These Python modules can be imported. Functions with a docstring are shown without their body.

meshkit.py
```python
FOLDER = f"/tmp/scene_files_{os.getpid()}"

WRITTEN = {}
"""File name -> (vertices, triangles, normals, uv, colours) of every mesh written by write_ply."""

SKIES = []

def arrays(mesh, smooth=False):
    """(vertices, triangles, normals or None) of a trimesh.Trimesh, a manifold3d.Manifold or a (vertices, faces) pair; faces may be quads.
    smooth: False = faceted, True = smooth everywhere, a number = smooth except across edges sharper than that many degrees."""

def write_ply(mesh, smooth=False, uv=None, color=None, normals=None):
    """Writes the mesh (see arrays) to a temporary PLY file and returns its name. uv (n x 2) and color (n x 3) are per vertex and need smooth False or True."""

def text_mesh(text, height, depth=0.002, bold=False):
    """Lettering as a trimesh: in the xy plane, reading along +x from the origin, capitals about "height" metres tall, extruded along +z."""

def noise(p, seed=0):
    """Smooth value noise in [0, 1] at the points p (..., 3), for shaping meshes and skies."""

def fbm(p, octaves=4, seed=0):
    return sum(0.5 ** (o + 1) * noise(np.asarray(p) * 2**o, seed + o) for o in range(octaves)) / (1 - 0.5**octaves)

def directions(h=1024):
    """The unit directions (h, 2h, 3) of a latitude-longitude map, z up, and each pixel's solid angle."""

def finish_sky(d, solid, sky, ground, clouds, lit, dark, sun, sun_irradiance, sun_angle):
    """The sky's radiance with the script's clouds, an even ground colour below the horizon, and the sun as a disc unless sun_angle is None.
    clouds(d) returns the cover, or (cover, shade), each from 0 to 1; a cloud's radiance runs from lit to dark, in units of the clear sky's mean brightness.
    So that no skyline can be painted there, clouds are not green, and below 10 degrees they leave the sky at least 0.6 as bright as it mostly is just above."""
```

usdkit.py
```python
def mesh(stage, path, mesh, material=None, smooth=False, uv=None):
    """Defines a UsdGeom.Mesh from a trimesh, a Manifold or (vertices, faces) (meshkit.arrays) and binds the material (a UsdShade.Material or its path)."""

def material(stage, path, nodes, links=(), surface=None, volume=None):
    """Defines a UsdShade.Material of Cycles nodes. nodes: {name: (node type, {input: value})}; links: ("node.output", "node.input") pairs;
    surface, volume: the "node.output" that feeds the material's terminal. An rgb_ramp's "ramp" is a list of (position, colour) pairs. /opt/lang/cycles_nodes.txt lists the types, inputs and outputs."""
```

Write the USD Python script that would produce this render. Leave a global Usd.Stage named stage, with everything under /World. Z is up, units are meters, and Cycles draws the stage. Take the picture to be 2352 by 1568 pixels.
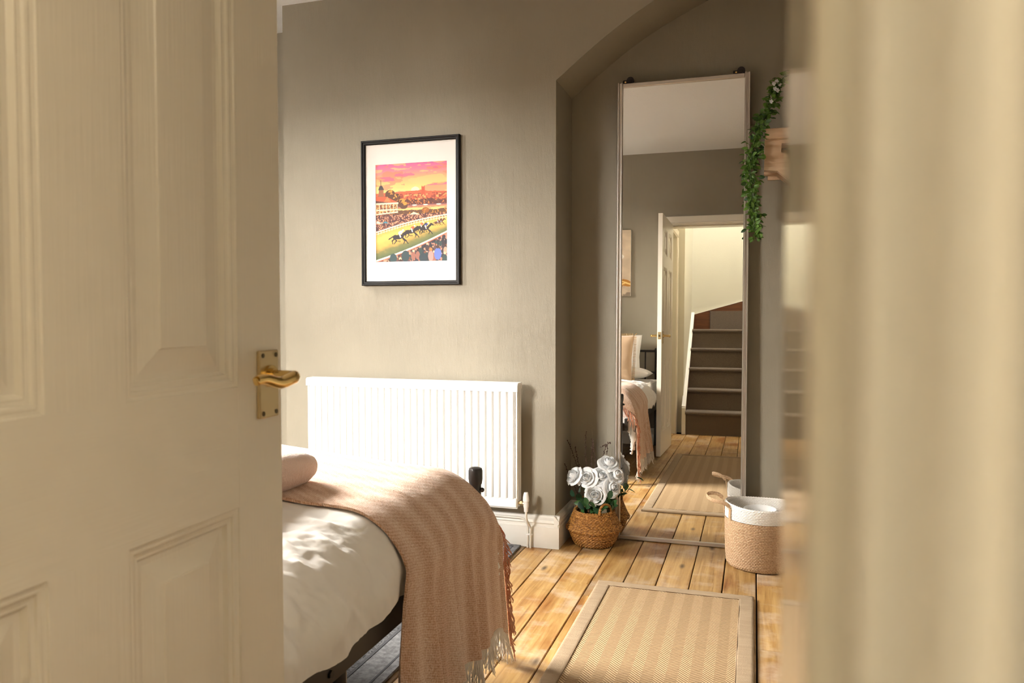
import math, random
import numpy as np, trimesh, shapely
from shapely.geometry import Polygon, LineString, Point
import usdkit, meshkit
from pxr import Usd, UsdGeom, UsdLux, Gf, Sdf, UsdShade, Vt

random.seed(7); RNG = np.random.default_rng(7)
stage = Usd.Stage.CreateInMemory()
UsdGeom.SetStageUpAxis(stage, UsdGeom.Tokens.z); UsdGeom.SetStageMetersPerUnit(stage, 1.0)
UsdGeom.Xform.Define(stage, '/World'); UsdGeom.Scope.Define(stage, '/World/Looks')
PI = math.pi

# ------------------------------------------------------------------ camera
YAW, PITCH, CAMH, FPX = 0.3068, 0.0356, 1.0852, 1757.7
EXPOSURE = 0.0
fw = np.array([-math.sin(YAW) * math.cos(PITCH), math.cos(YAW) * math.cos(PITCH), -math.sin(PITCH)])
rt = np.array([math.cos(YAW), math.sin(YAW), 0.0]); up = np.cross(rt, fw)
cam = UsdGeom.Camera.Define(stage, '/World/camera')
cam.CreateHorizontalApertureAttr(36.0); cam.CreateVerticalApertureAttr(24.0)
cam.CreateFocalLengthAttr(36.0 * FPX / 2352); cam.CreateClippingRangeAttr(Gf.Vec2f(0.02, 60))
cam.CreateFStopAttr(7.2); cam.CreateFocusDistanceAttr(3.3); cam.CreateExposureAttr(EXPOSURE)
cam.AddTransformOp().Set(Gf.Matrix4d(*rt, 0, *up, 0, *(-fw), 0, 0, 0, CAMH, 1))

# ------------------------------------------------------------------ light (daylight through the windows, one hall lamp)
def rect_light(name, loc, w, h, rot, power, color):
    l = UsdLux.RectLight.Define(stage, '/World/' + name)
    l.CreateWidthAttr(w); l.CreateHeightAttr(h); l.CreateIntensityAttr(power); l.CreateColorAttr(Gf.Vec3f(*color)); l.CreateNormalizeAttr(False)
    l.AddTranslateOp().Set(Gf.Vec3d(*loc)); l.AddRotateXYZOp().Set(Gf.Vec3f(*rot))
    return l
WIN_X0, WIN_X1, WIN_Z0, WIN_Z1, WALL_L = -2.96, -2.12, 0.80, 2.12, -3.05
SIDE_Z1 = 2.42
def aimed_rect(name, centre, d, w, h, power, color):       # emits along d
    d = np.array(d, float) / np.linalg.norm(d); x = np.cross([0, 0, 1.0], d); x /= np.linalg.norm(x); y = np.cross(-d, x)
    l = UsdLux.RectLight.Define(stage, '/World/' + name)
    l.CreateWidthAttr(w); l.CreateHeightAttr(h); l.CreateIntensityAttr(power); l.CreateColorAttr(Gf.Vec3f(*color)); l.CreateNormalizeAttr(False)
    l.AddTransformOp().Set(Gf.Matrix4d(*x, 0, *y, 0, *(-d), 0, *map(float, centre), 1))
SKYD = np.array([.36, .90, -.42]); SKYD /= np.linalg.norm(SKYD)
aimed_rect('window_daylight', np.array([-4.5, -2.9, 3.75]), SKYD, 7.6, 3.9, 130.0, (1.0, 0.955, 0.89))
SIDE_Y0, SIDE_Y1 = 1.75, 3.20
aimed_rect('side_window_daylight', np.array([-5.5, 3.45, 4.1]), (.76, -.33, -.58), 3.6, 3.6, 150.0, (1.0, 0.955, 0.89))
rect_light('landing_daylight', (-0.25, -1.05, 4.55), 0.8, 1.0, (0, 0, 0), 44.0, (1.0, 0.96, 0.90))

# ------------------------------------------------------------------ helpers
_used = {}
LOC = {}
def numbered(parent, name):
    k = _used.get((parent, name), 0); _used[(parent, name)] = k + 1
    return name if k == 0 else '%s_%03d' % (name, k)
def keys(prim, **kw):
    for k, v in kw.items():
        if v: prim.SetCustomDataByKey(k, v)
def thing(name, label, cat, loc=(0, 0, 0), group=None, kind=None):
    path = '/World/' + numbered('/World', name)
    x = UsdGeom.Xform.Define(stage, path); x.AddTranslateOp().Set(Gf.Vec3d(*map(float, loc)))
    LOC[path] = np.array(loc, float); keys(x.GetPrim(), label=label, category=cat, group=group, kind=kind)
    return path
def obj(name, mesh, mat, parent='/World', smooth=False, label=None, cat=None, group=None, kind=None, colors=None):
    path = parent + '/' + numbered(parent, name)
    if isinstance(mesh, list): mesh = trimesh.util.concatenate(mesh)
    if hasattr(mesh, 'vertices'): mesh = trimesh.Trimesh(np.array(mesh.vertices), np.array(mesh.faces), process=False)
    off = LOC.get(parent if parent in LOC else parent.rsplit('/', 1)[0], np.zeros(3)) if parent != '/World' else np.zeros(3)
    if np.any(off): mesh.vertices = mesh.vertices - off
    m = usdkit.mesh(stage, path, mesh, mat, smooth=smooth)
    if colors is not None:
        pv = UsdGeom.PrimvarsAPI(m).CreatePrimvar('col', Sdf.ValueTypeNames.Color3fArray, 'vertex'); pv.Set(Vt.Vec3fArray.FromNumpy(np.asarray(colors, np.float32)))
    keys(m.GetPrim(), label=label, category=cat, group=group, kind=kind)
    return path
def struct(name, mesh, mat, label, cat, smooth=False):
    return obj(name, mesh, mat, '/World', smooth, label, cat, None, 'structure')

def box(x0, y0, z0, x1, y1, z1, b=0.0):
    if b <= 0:
        return trimesh.creation.box(bounds=[[x0, y0, z0], [x1, y1, z1]])
    c, h = np.array([x0 + x1, y0 + y1, z0 + z1]) / 2, np.array([x1 - x0, y1 - y0, z1 - z0]) / 2
    b = min(b, h.min() * .9); p = []
    for s in np.ndindex(2, 2, 2):
        s = np.array(s) * 2 - 1
        for k in range(3):
            q = h - b; q[k] = h[k]; p.append(c + s * q)
    return trimesh.convex.convex_hull(np.array(p))
def extrude(poly, d): return trimesh.creation.extrude_polygon(poly, d, engine='earcut')
def along_x(poly, x0, x1):            # poly in (y, z)
    m = extrude(poly, x1 - x0); v = m.vertices; m.vertices = np.c_[v[:, 2] + x0, v[:, 0], v[:, 1]]; return m
def along_y(poly, y0, y1):            # poly in (x, z)
    m = extrude(poly, y1 - y0); v = m.vertices; m.vertices = np.c_[v[:, 0], y1 - v[:, 2], v[:, 1]]; return m
def along_z(poly, z0, z1):
    m = extrude(poly, z1 - z0); m.apply_translation([0, 0, z0]); return m
def lathe(prof, n=48, c=(0, 0, 0)):
    m = trimesh.creation.revolve(np.array(prof, float), sections=n); m.apply_translation(c); return m
def tube(pts, r, n=8, cap=True):
    P = np.array(pts, float); k = len(P); r = np.broadcast_to(r, k)
    T = np.gradient(P, axis=0); T /= np.linalg.norm(T, axis=1, keepdims=True) + 1e-12
    a = np.array([0, 0, 1.0]) if abs(T[0, 2]) < .9 else np.array([1.0, 0, 0])
    V = []
    u = np.cross(T[0], a)
    for i in range(k):
        u = u - T[i] * (u @ T[i]); u /= np.linalg.norm(u) + 1e-12; w = np.cross(T[i], u)
        th = np.arange(n) * 2 * PI / n
        V.append(P[i] + r[i] * (np.cos(th)[:, None] * u + np.sin(th)[:, None] * w))
    V = np.vstack(V); F = []
    for i in range(k - 1):
        for j in range(n):
            a0, b0 = i * n + j, i * n + (j + 1) % n
            F += [[a0, b0, b0 + n], [a0, b0 + n, a0 + n]]
    if cap:
        F += [[0, j + 1, j] for j in range(1, n - 1)]; o = (k - 1) * n
        F += [[o, o + j, o + j + 1] for j in range(1, n - 1)]
    return trimesh.Trimesh(V, F, process=False)
def gridmesh(P, closed_u=False):      # P (nu, nv, 3)
    nu, nv = P.shape[:2]; I = np.arange(nu * nv).reshape(nu, nv)
    if closed_u: I = np.vstack([I, I[:1]])
    a, b, c, d = I[:-1, :-1].ravel(), I[1:, :-1].ravel(), I[1:, 1:].ravel(), I[:-1, 1:].ravel()
    return trimesh.Trimesh(P.reshape(-1, 3), np.vstack([np.c_[a, b, c], np.c_[a, c, d]]), process=False)
def thick(P, t):                      # a sheet given as a grid of points, made solid by t along its normals
    du, dv = np.gradient(P, axis=0), np.gradient(P, axis=1); n = np.cross(du, dv); n /= np.linalg.norm(n, axis=-1, keepdims=True) + 1e-12
    A, B = gridmesh(P), gridmesh(P - n * t); B.faces = B.faces[:, ::-1]
    nu, nv = P.shape[:2]; I = np.arange(nu * nv).reshape(nu, nv); N = nu * nv
    loop = np.r_[I[:, 0], I[-1, 1:], I[-2::-1, -1], I[0, -2:0:-1]]; nx = np.roll(loop, -1)
    F = np.vstack([A.faces, B.faces + N, np.c_[loop, loop + N, nx + N], np.c_[loop, nx + N, nx]])
    return trimesh.Trimesh(np.vstack([A.vertices, B.vertices]), F, process=False)
def mv(m, R=None, t=None, s=None):
    m = m.copy()
    if s is not None: m.vertices = m.vertices * s
    if R is not None: m.vertices = m.vertices @ np.asarray(R).T
    if t is not None: m.vertices = m.vertices + t
    return m
def rot(ax, a):
    return trimesh.transformations.rotation_matrix(a, ax)[:3, :3]

# ------------------------------------------------------------------ materials
def srgb(r, g, b):
    c = np.array([r, g, b]) / 255.0; return tuple(np.where(c < .04045, c / 12.92, ((c + .055) / 1.055) ** 2.4))
def pm(name, col, rough=.5, col2=None, nscale=(5, 5, 5), nfac=(.35, .65), bump=None, metallic=0.0, space='world', **kw):
    """principled; col2 is blended in by noise; bump = (scale vector, strength, distance)"""
    N = {'p': ('principled_bsdf', dict(base_color=col, roughness=rough, metallic=metallic, **kw))}; L = []
    if col2 is not None or bump:
        if space == 'world': N['g'] = ('geometry', {}); src = 'g.position'
        else: N['g'] = ('texture_coordinate', {}); src = 'g.object'
    if col2 is not None:
        N['m'] = ('mapping', {'scale': nscale}); N['n'] = ('noise_texture', {'scale': 1.0, 'detail': 4.0, 'roughness': .6})
        N['r'] = ('rgb_ramp', {'ramp': [(nfac[0], col), (nfac[1], col2)]})
        L += [(src, 'm.vector'), ('m.vector', 'n.vector'), ('n.fac', 'r.fac'), ('r.color', 'p.base_color')]
    if bump:
        sc, st, di = bump
        N['mb'] = ('mapping', {'scale': sc}); N['nb'] = ('noise_texture', {'scale': 1.0, 'detail': 3.0, 'roughness': .6}); N['b'] = ('bump', {'strength': st, 'distance': di})
        L += [(src, 'mb.vector'), ('mb.vector', 'nb.vector'), ('nb.fac', 'b.height'), ('b.normal', 'p.normal')]
    return usdkit.material(stage, '/World/Looks/' + name, N, L, surface='p.BSDF')

PAINT = (.81, .75, .64)
WALL = (.298, .264, .200)
def wall_mat():
    N = {'g': ('geometry', {}), 'x': ('separate_xyz', {}), 'p': ('principled_bsdf', {'roughness': .62}),
         'm': ('mapping', {'scale': (2.2, 2.2, 1.3)}), 'n': ('noise_texture', {'scale': 1.0, 'detail': 5.0, 'roughness': .6}),
         'r': ('rgb_ramp', {'ramp': [(.3, tuple(np.array(WALL) * .93)), (.7, tuple(np.array(WALL) * 1.06))]}),
         'mb': ('mapping', {'scale': (260, 260, 260)}), 'nb': ('noise_texture', {'scale': 1.0, 'detail': 2.0}),
         'mc': ('mapping', {'scale': (22, 22, 5)}), 'nc': ('noise_texture', {'scale': 1.0, 'detail': 4.0, 'roughness': .65}),
         's1': ('math', {'math_type': 'multiply', 'value2': 2.2}), 's2': ('math', {'math_type': 'multiply_add', 'value2': .35}),
         'sum': ('math', {'math_type': 'add'}), 'b': ('bump', {'strength': .5, 'distance': .0022})}
    L = [('g.position', 'm.vector'), ('m.vector', 'n.vector'), ('n.fac', 'r.fac'), ('r.color', 'p.base_color'), ('g.position', 'mb.vector'), ('mb.vector', 'nb.vector'),
         ('g.position', 'mc.vector'), ('mc.vector', 'nc.vector'), ('nc.fac', 's1.value1'), ('nb.fac', 's2.value1'), ('s1.value', 's2.value3'), ('g.position', 'x.vector')]
    prev = 's2.value'
    for i, s in enumerate((-2.045, -1.592, -1.078)):     # the seams of the lining paper
        N.update({f'd{i}': ('math', {'math_type': 'subtract', 'value2': s}), f'a{i}': ('math', {'math_type': 'absolute'}), f'l{i}': ('math', {'math_type': 'less_than', 'value2': .0013}),
                  f'k{i}': ('math', {'math_type': 'multiply_add', 'value2': .8})})
        L += [('x.x', f'd{i}.value1'), (f'd{i}.value', f'a{i}.value1'), (f'a{i}.value', f'l{i}.value1'), (f'l{i}.value', f'k{i}.value1'), (prev, f'k{i}.value3')]
        prev = f'k{i}.value'
    L += [(prev, 'b.height'), ('b.normal', 'p.normal')]
    return usdkit.material(stage, '/World/Looks/greige_wall', N, L, surface='p.BSDF')
M_wall = wall_mat()
M_ceil = pm('ceiling_white', (.80, .81, .82), .8, bump=((70, 70, 70), .6, .004))
M_hallwall = pm('hall_wall', (.74, .71, .60), .6, bump=((90, 90, 90), .3, .002))
M_paint = pm('gloss_paint', PAINT, .28, bump=((14, 14, 3), .10, .002))
M_trimw = pm('trim_paint', (.87, .835, .77), .35)
M_jamb = pm('gloss_jamb_paint', PAINT, .10, bump=((9, 9, 25), .04, .001))
M_white = pm('white_gloss', (.82, .80, .75), .35, col2=(.76, .73, .66), nscale=(6, 6, 6), bump=((30, 30, 30), .15, .002))
M_doorv = pm('door_grain_upright', PAINT, .30, bump=((190, 190, 7), .34, .0018))
M_doorh = pm('door_grain_level', PAINT, .30, bump=((7, 7, 190), .34, .0018))
M_brass = pm('brass', (.78, .56, .22), .16, metallic=1.0)
M_brassplate = pm('brass_plate', (.72, .58, .34), .28, metallic=1.0)
M_screw = pm('screw_dark', (.10, .08, .05), .4, metallic=1.0)
M_steel = pm('steel', (.6, .58, .55), .3, metallic=1.0)
M_rad = pm('radiator_enamel', (.86, .86, .84), .3)
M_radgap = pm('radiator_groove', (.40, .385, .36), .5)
M_pipe = pm('painted_pipe', (.78, .75, .68), .4)
M_plastic = pm('white_plastic', (.85, .84, .82), .35)
M_blackmetal = pm('black_metal', (.013, .012, .012), .35)
M_frame = pm('black_frame', (.010, .009, .009), .5, specular_ior_level=.25)
M_mount = pm('mount_board', (.84, .80, .76), .8)
M_alu = pm('aluminium_trim', (.62, .57, .52), .32, metallic=.85)
M_rubber = pm('black_roller', (.015, .01, .012), .5)
M_mirror = usdkit.material(stage, '/World/Looks/mirror_silver', {'g': ('glossy_bsdf', {'color': (.93, .93, .91), 'roughness': 0.0})}, [], surface='g.BSDF')
M_glass = usdkit.material(stage, '/World/Looks/window_glass', {'t': ('transparent_bsdf', {'color': (1, 1, 1)}), 'g': ('glossy_bsdf', {'color': (1, 1, 1), 'roughness': 0.0}), 'f': ('fresnel', {'IOR': 1.45}), 'm': ('mix_closure', {})},
                          [('f.fac', 'm.fac'), ('t.BSDF', 'm.closure1'), ('g.BSDF', 'm.closure2')], surface='m.closure')
def attr_mat(name, rough): return usdkit.material(stage, '/World/Looks/' + name, {'a': ('attribute', {'attribute': 'col'}), 'p': ('principled_bsdf', {'roughness': rough})}, [('a.color', 'p.base_color')], surface='p.BSDF')
M_print = attr_mat('printed_paper', .6)
M_canvas = attr_mat('painted_canvas', .7)
M_subfloor = pm('subfloor', (.02, .014, .008), .9)

def plank_mat():
    N = {'g': ('geometry', {}), 'o': ('object_info', {}), 'off': ('math', {'math_type': 'multiply', 'value2': 37.0}), 'cv': ('combine_xyz', {}),
         'ad': ('mix', {'mix_type': 'add', 'fac': 1.0}),
         'm1': ('mapping', {'scale': (55, 2.6, 55)}), 'n1': ('noise_texture', {'scale': 1.0, 'detail': 5.0, 'roughness': .65, 'distortion': .6}),
         'c1': ('rgb_ramp', {'ramp': [(.22, (.185, .082, .020)), (.42, (.35, .195, .060)), (.58, (.445, .272, .098)), (.78, (.54, .362, .155))]}),
         'm2': ('mapping', {'scale': (6, 2.2, 6)}), 'n2': ('noise_texture', {'scale': 1.0, 'detail': 4.0, 'roughness': .55}),
         'f2': ('map_range', {'from_min': .50, 'from_max': .66, 'to_min': 0.0, 'to_max': .9, 'clamp': True}),
         'x2': ('mix', {'mix_type': 'multiply', 'color2': (.62, .38, .20)}),
         'rv': ('map_range', {'from_min': 0.0, 'from_max': 1.0, 'to_min': .80, 'to_max': 1.16}), 'hv': ('hsv', {'saturation': 1.0}),
         'm3': ('mapping', {'scale': (8.5, 3.1, 8.5)}), 'v3': ('voronoi_texture', {'scale': 1.0, 'randomness': 1.0}), 'f3': ('map_range', {'from_min': .03, 'from_max': .13, 'to_min': .85, 'to_max': 0.0, 'clamp': True}),
         'x3': ('mix', {'mix_type': 'mix', 'color2': (.035, .017, .007)}),
         'm4': ('mapping', {'scale': (24, 95, 24), 'rotation': (0, 0, .5)}), 'n4': ('noise_texture', {'scale': 1.0, 'detail': 3.0, 'roughness': .7}), 'f4': ('map_range', {'from_min': .69, 'from_max': .74, 'to_min': 0.0, 'to_max': .6, 'clamp': True}),
         'x4': ('mix', {'mix_type': 'mix', 'color2': (.68, .58, .44)}),
         'm5': ('mapping', {'scale': (3.1, 4.3, 3)}), 'n5': ('noise_texture', {'scale': 1.0, 'detail': 5.0, 'roughness': .7}), 'f5': ('map_range', {'from_min': .50, 'from_max': .66, 'to_min': 0.0, 'to_max': .6, 'clamp': True}),
         'x5': ('mix', {'mix_type': 'mix', 'color2': (.56, .46, .35)}),
         'b': ('bump', {'strength': .35, 'distance': .0015}), 'ro': ('map_range', {'from_min': .3, 'from_max': .7, 'to_min': .30, 'to_max': .55}), 'p': ('principled_bsdf', {'specular_ior_level': .4})}
    L = [('o.random', 'off.value1'), ('off.value', 'cv.x'), ('off.value', 'cv.y'), ('g.position', 'ad.color1'), ('cv.vector', 'ad.color2')]
    for k in '12345': L.append(('ad.color', f'm{k}.vector'))
    L += [('m1.vector', 'n1.vector'), ('n1.fac', 'c1.fac'), ('m2.vector', 'n2.vector'), ('n2.fac', 'f2.value'), ('f2.result', 'x2.fac'), ('c1.color', 'x2.color1'),
          ('m5.vector', 'n5.vector'), ('n5.fac', 'f5.value'), ('f5.result', 'x5.fac'), ('x2.color', 'x5.color1'),
          ('o.random', 'rv.value'), ('rv.result', 'hv.value'), ('x5.color', 'hv.color'),
          ('m3.vector', 'v3.vector'), ('v3.distance', 'f3.value'), ('f3.result', 'x3.fac'), ('hv.color', 'x3.color1'),
          ('m4.vector', 'n4.vector'), ('n4.fac', 'f4.value'), ('f4.result', 'x4.fac'), ('x3.color', 'x4.color1'), ('x4.color', 'p.base_color'),
          ('n1.fac', 'b.height'), ('b.normal', 'p.normal'), ('n5.fac', 'ro.value'), ('ro.result', 'p.roughness')]
    return usdkit.material(stage, '/World/Looks/aged_pine', N, L, surface='p.BSDF')
M_plank = plank_mat()

# ------------------------------------------------------------------ the shell
YB, YA, YF, YH = 3.42, 3.74, 0.285, 0.13     # chimney breast, recess backs, door wall room face, door wall hall face
XL, XR, ZC = WALL_L, 0.85, 2.655
XC0, XC1 = -2.312, -0.873                  # chimney breast
FH = 0.0
# floor: every board its own piece
fl = thing('floor', 'worn honey-coloured pine floorboards running through room and hall', 'floor', (0, 0, 0), kind='structure')
PITCHB = 0.12845; rb = random.Random(3)
joints = {0: [2.572, 3.193], -7: [2.07], -4: [1.55], -2: [.62], 1: [1.9], -10: [1.4], -13: [2.4]}
for k in range(-24, 8):
    gp = rb.choice([.0014, .0018, .0024]); xa = 0.0183 + k * PITCHB + gp; xb = 0.0183 + (k + 1) * PITCHB - gp
    if xb < XL or xa > XR + .1: continue
    w = rb.uniform(-.0008, .0008); xa += w
    xa, xb = max(xa, XL - .01), min(xb, XR + .15)
    cuts = [-0.62 if -0.75 < (xa + xb) / 2 else .12] + sorted(joints.get(k, [rb.uniform(.4, 3.0)])) + [YA]
    for a, b in zip(cuts[:-1], cuts[1:]):
        if xb - xa > .02: obj('plank', box(xa, a + .0012, -.022, xb, b - .0012, rb.uniform(-.0008, .0004), .0022), M_plank, fl)
obj('plank', box(-.84, -.618, -.022, -.754, -.002, 0, .002), M_plank, fl)
obj('subfloor', box(XL - .05, -.7, -.05, XR + .2, YA + .03, -.024), M_subfloor, fl)

# back wall with the chimney breast and the arched alcove
ARC = (0.93, -0.03, 2.83)
def arch_z(x): return min(2.60, ARC[1] + math.sqrt(max(0, ARC[2] ** 2 - (x - ARC[0]) ** 2)))
xs = np.linspace(XC1, XR, 60); zs = [arch_z(x) + .004 * math.sin(9 * x) for x in xs]; zs[0] = 2.150
arch = Polygon([(XC1 - .001, ZC)] + [(x, z) for x, z in zip(xs, zs)] + [(XR, ZC)])
wb = [box(XL - .1, YA, 0, XR + .1, YA + .1, ZC), box(XC0, YB, 0, XC1, YA, ZC), along_y(arch, YB, YA)]
struct('wall_back', wb, M_wall, 'greige far wall with chimney breast and arched alcove', 'wall')
struct('wall_left', [box(XL - .14, YH, 0, XL, SIDE_Y0, ZC), box(XL - .14, SIDE_Y1, 0, XL, YA + .1, ZC), box(XL - .14, SIDE_Y0, 0, XL, SIDE_Y1, WIN_Z0), box(XL - .14, SIDE_Y0, SIDE_Z1, XL, SIDE_Y1, ZC)], M_wall, 'greige side wall far left beyond the bed', 'wall')
struct('wall_right', box(XR, YF, 0, XR + .1, YA, ZC), M_wall, 'greige side wall right of the doorway', 'wall')
DX0, DX1, DZ = -0.728, 0.0175, 1.992        # clear opening of the frame
wf = [box(XL, YH + .012, 0, WIN_X0, YF, ZC), box(WIN_X1, YH + .012, 0, DX0 - .028, YF, ZC), box(WIN_X0, YH + .012, 0, WIN_X1, YF, WIN_Z0), box(WIN_X0, YH + .012, WIN_Z1, WIN_X1, YF, ZC), box(DX1 + .028, YH + .012, 0, XR + .1, YF, ZC), box(DX0 - .028, YH + .012, DZ + .028, DX1 + .028, YF, ZC)]
struct('wall_front', wf, M_wall, 'greige wall around the doorway, behind the bed', 'wall')
struct('ceiling', box(XL - .1, YH, ZC, XR + .1, YA + .1, ZC + .08), M_ceil, 'white textured bedroom ceiling', 'ceiling')

# skirtings
SK = [(0, 0), (.024, 0), (.024, .098), (.019, .102), (.019, .112), (.024, .118), (.021, .130), (.012, .140), (.008, .148), (.0, .151)]
def skirt_x(x0, x1, y, s):  # along x on a wall face at y, facing -y when s = -1
    return along_x(Polygon([(y + s * a, b) for a, b in SK]), x0, x1)
def skirt_y(y0, y1, x, s):
    return along_y(Polygon([(x + s * a, b) for a, b in SK]), y0, y1)
struct('baseboard_back', [skirt_x(XC0 - .0, XC1 + .0237, YB, -1), skirt_y(YB - .0236, YA, XC1, 1), skirt_x(XC1, XR, YA, -1), skirt_x(XL, XC0, YA, -1)], M_white, 'white moulded skirting board along the chimney breast and alcove', 'skirting board')
struct('baseboard_left', skirt_y(YF, YA, XL, 1), M_white, 'white skirting board under the window', 'skirting board')
struct('baseboard_right', skirt_y(YF, YA, XR, -1), M_white, 'white skirting board on the right side wall', 'skirting board')
struct('baseboard_front', [skirt_x(XL, DX0 - .10, YF, 1), skirt_x(DX1 + .10, XR, YF, 1)], M_white, 'white skirting board on the doorway wall', 'skirting board')

# window
wn = thing('window_1', 'white-framed sash window beside the bed in the doorway wall', 'window', ((WIN_X0 + WIN_X1) / 2, YH, WIN_Z0), kind='structure')
ya, yb = YH + .014, YH + .06
for m in (box(WIN_X0, ya, WIN_Z0, WIN_X1, yb, WIN_Z0 + .05), box(WIN_X0, ya, WIN_Z1 - .05, WIN_X1, yb, WIN_Z1)): obj('window_rail', m, M_white, wn)
for m in (box(WIN_X0, ya, WIN_Z0 + .05, WIN_X0 + .05, yb, WIN_Z1 - .05), box(WIN_X1 - .05, ya, WIN_Z0 + .05, WIN_X1, yb, WIN_Z1 - .05)): obj('window_stile', m, M_white, wn)
zm = (WIN_Z0 + WIN_Z1) / 2
obj('meeting_rail', box(WIN_X0 + .05, ya, zm - .02, WIN_X1 - .05, yb, zm + .02), M_white, wn)
obj('window_sill', box(WIN_X0 - .04, YH + .014, WIN_Z0 - .03, WIN_X1 + .04, YF + .04, WIN_Z0 - .0005, .005), M_white, wn)
for z0, z1 in ((WIN_Z0 + .05, zm - .02), (zm + .02, WIN_Z1 - .05)): obj('pane', box(WIN_X0 + .05, ya + .020, z0, WIN_X1 - .05, ya + .024, z1), M_glass, wn)

zs = (WIN_Z0 + SIDE_Z1) / 2
wn3 = thing('window_3', 'white-framed sash window in the far left wall', 'window', (XL, (SIDE_Y0 + SIDE_Y1) / 2, WIN_Z0), kind='structure')
xa, xb = XL - .125, XL - .08
for m in (box(xa, SIDE_Y0, WIN_Z0, xb, SIDE_Y1, WIN_Z0 + .05), box(xa, SIDE_Y0, SIDE_Z1 - .05, xb, SIDE_Y1, SIDE_Z1)): obj('window_rail', m, M_white, wn3)
for m in (box(xa, SIDE_Y0, WIN_Z0 + .05, xb, SIDE_Y0 + .05, SIDE_Z1 - .05), box(xa, SIDE_Y1 - .05, WIN_Z0 + .05, xb, SIDE_Y1, SIDE_Z1 - .05)): obj('window_stile', m, M_white, wn3)
obj('meeting_rail', box(xa, SIDE_Y0 + .05, zs - .02, xb, SIDE_Y1 - .05, zs + .02), M_white, wn3)
obj('window_sill', box(xa, SIDE_Y0 - .04, WIN_Z0 - .03, XL + .04, SIDE_Y1 + .04, WIN_Z0 - .0005, .005), M_white, wn3)
for z0, z1 in ((WIN_Z0 + .05, zs - .02), (zs + .02, SIDE_Z1 - .05)): obj('pane', box(xa + .020, SIDE_Y0 + .05, z0, xa + .024, SIDE_Y1 - .05, z1), M_glass, wn3)

# ------------------------------------------------------------------ door frame and architraves
STOPX = 0.0084
tr = thing('trim_1', 'cream gloss door frame lining the doorway', 'door frame', ((DX0 + DX1) / 2, (YF + YH) / 2, 0), kind='structure')
obj('jamb', box(DX0 - .028, YH, 0, DX0, YF, DZ + .028), M_jamb, tr); obj('jamb', box(DX1, YH, 0, DX1 + .028, YF, DZ + .028), M_jamb, tr)
obj('frame_head', box(DX0, YH, DZ, DX1, YF, DZ + .028), M_jamb, tr)
RB = YF - .038
st = Polygon([(DX1, YH), (STOPX + .0035, YH), (STOPX + .001, YH + .001), (STOPX, YH + .004), (STOPX, RB - .0012), (STOPX + .0008, RB), (DX1, RB)])
obj('door_stop', along_z(st, 0, DZ), M_jamb, tr)
obj('door_stop', box(DX0, YH, 0, DX0 + .009, RB, DZ, .001), M_jamb, tr); obj('door_stop', box(DX0 + .009, YH, DZ - .009, STOPX, RB, DZ, .001), M_jamb, tr)
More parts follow.
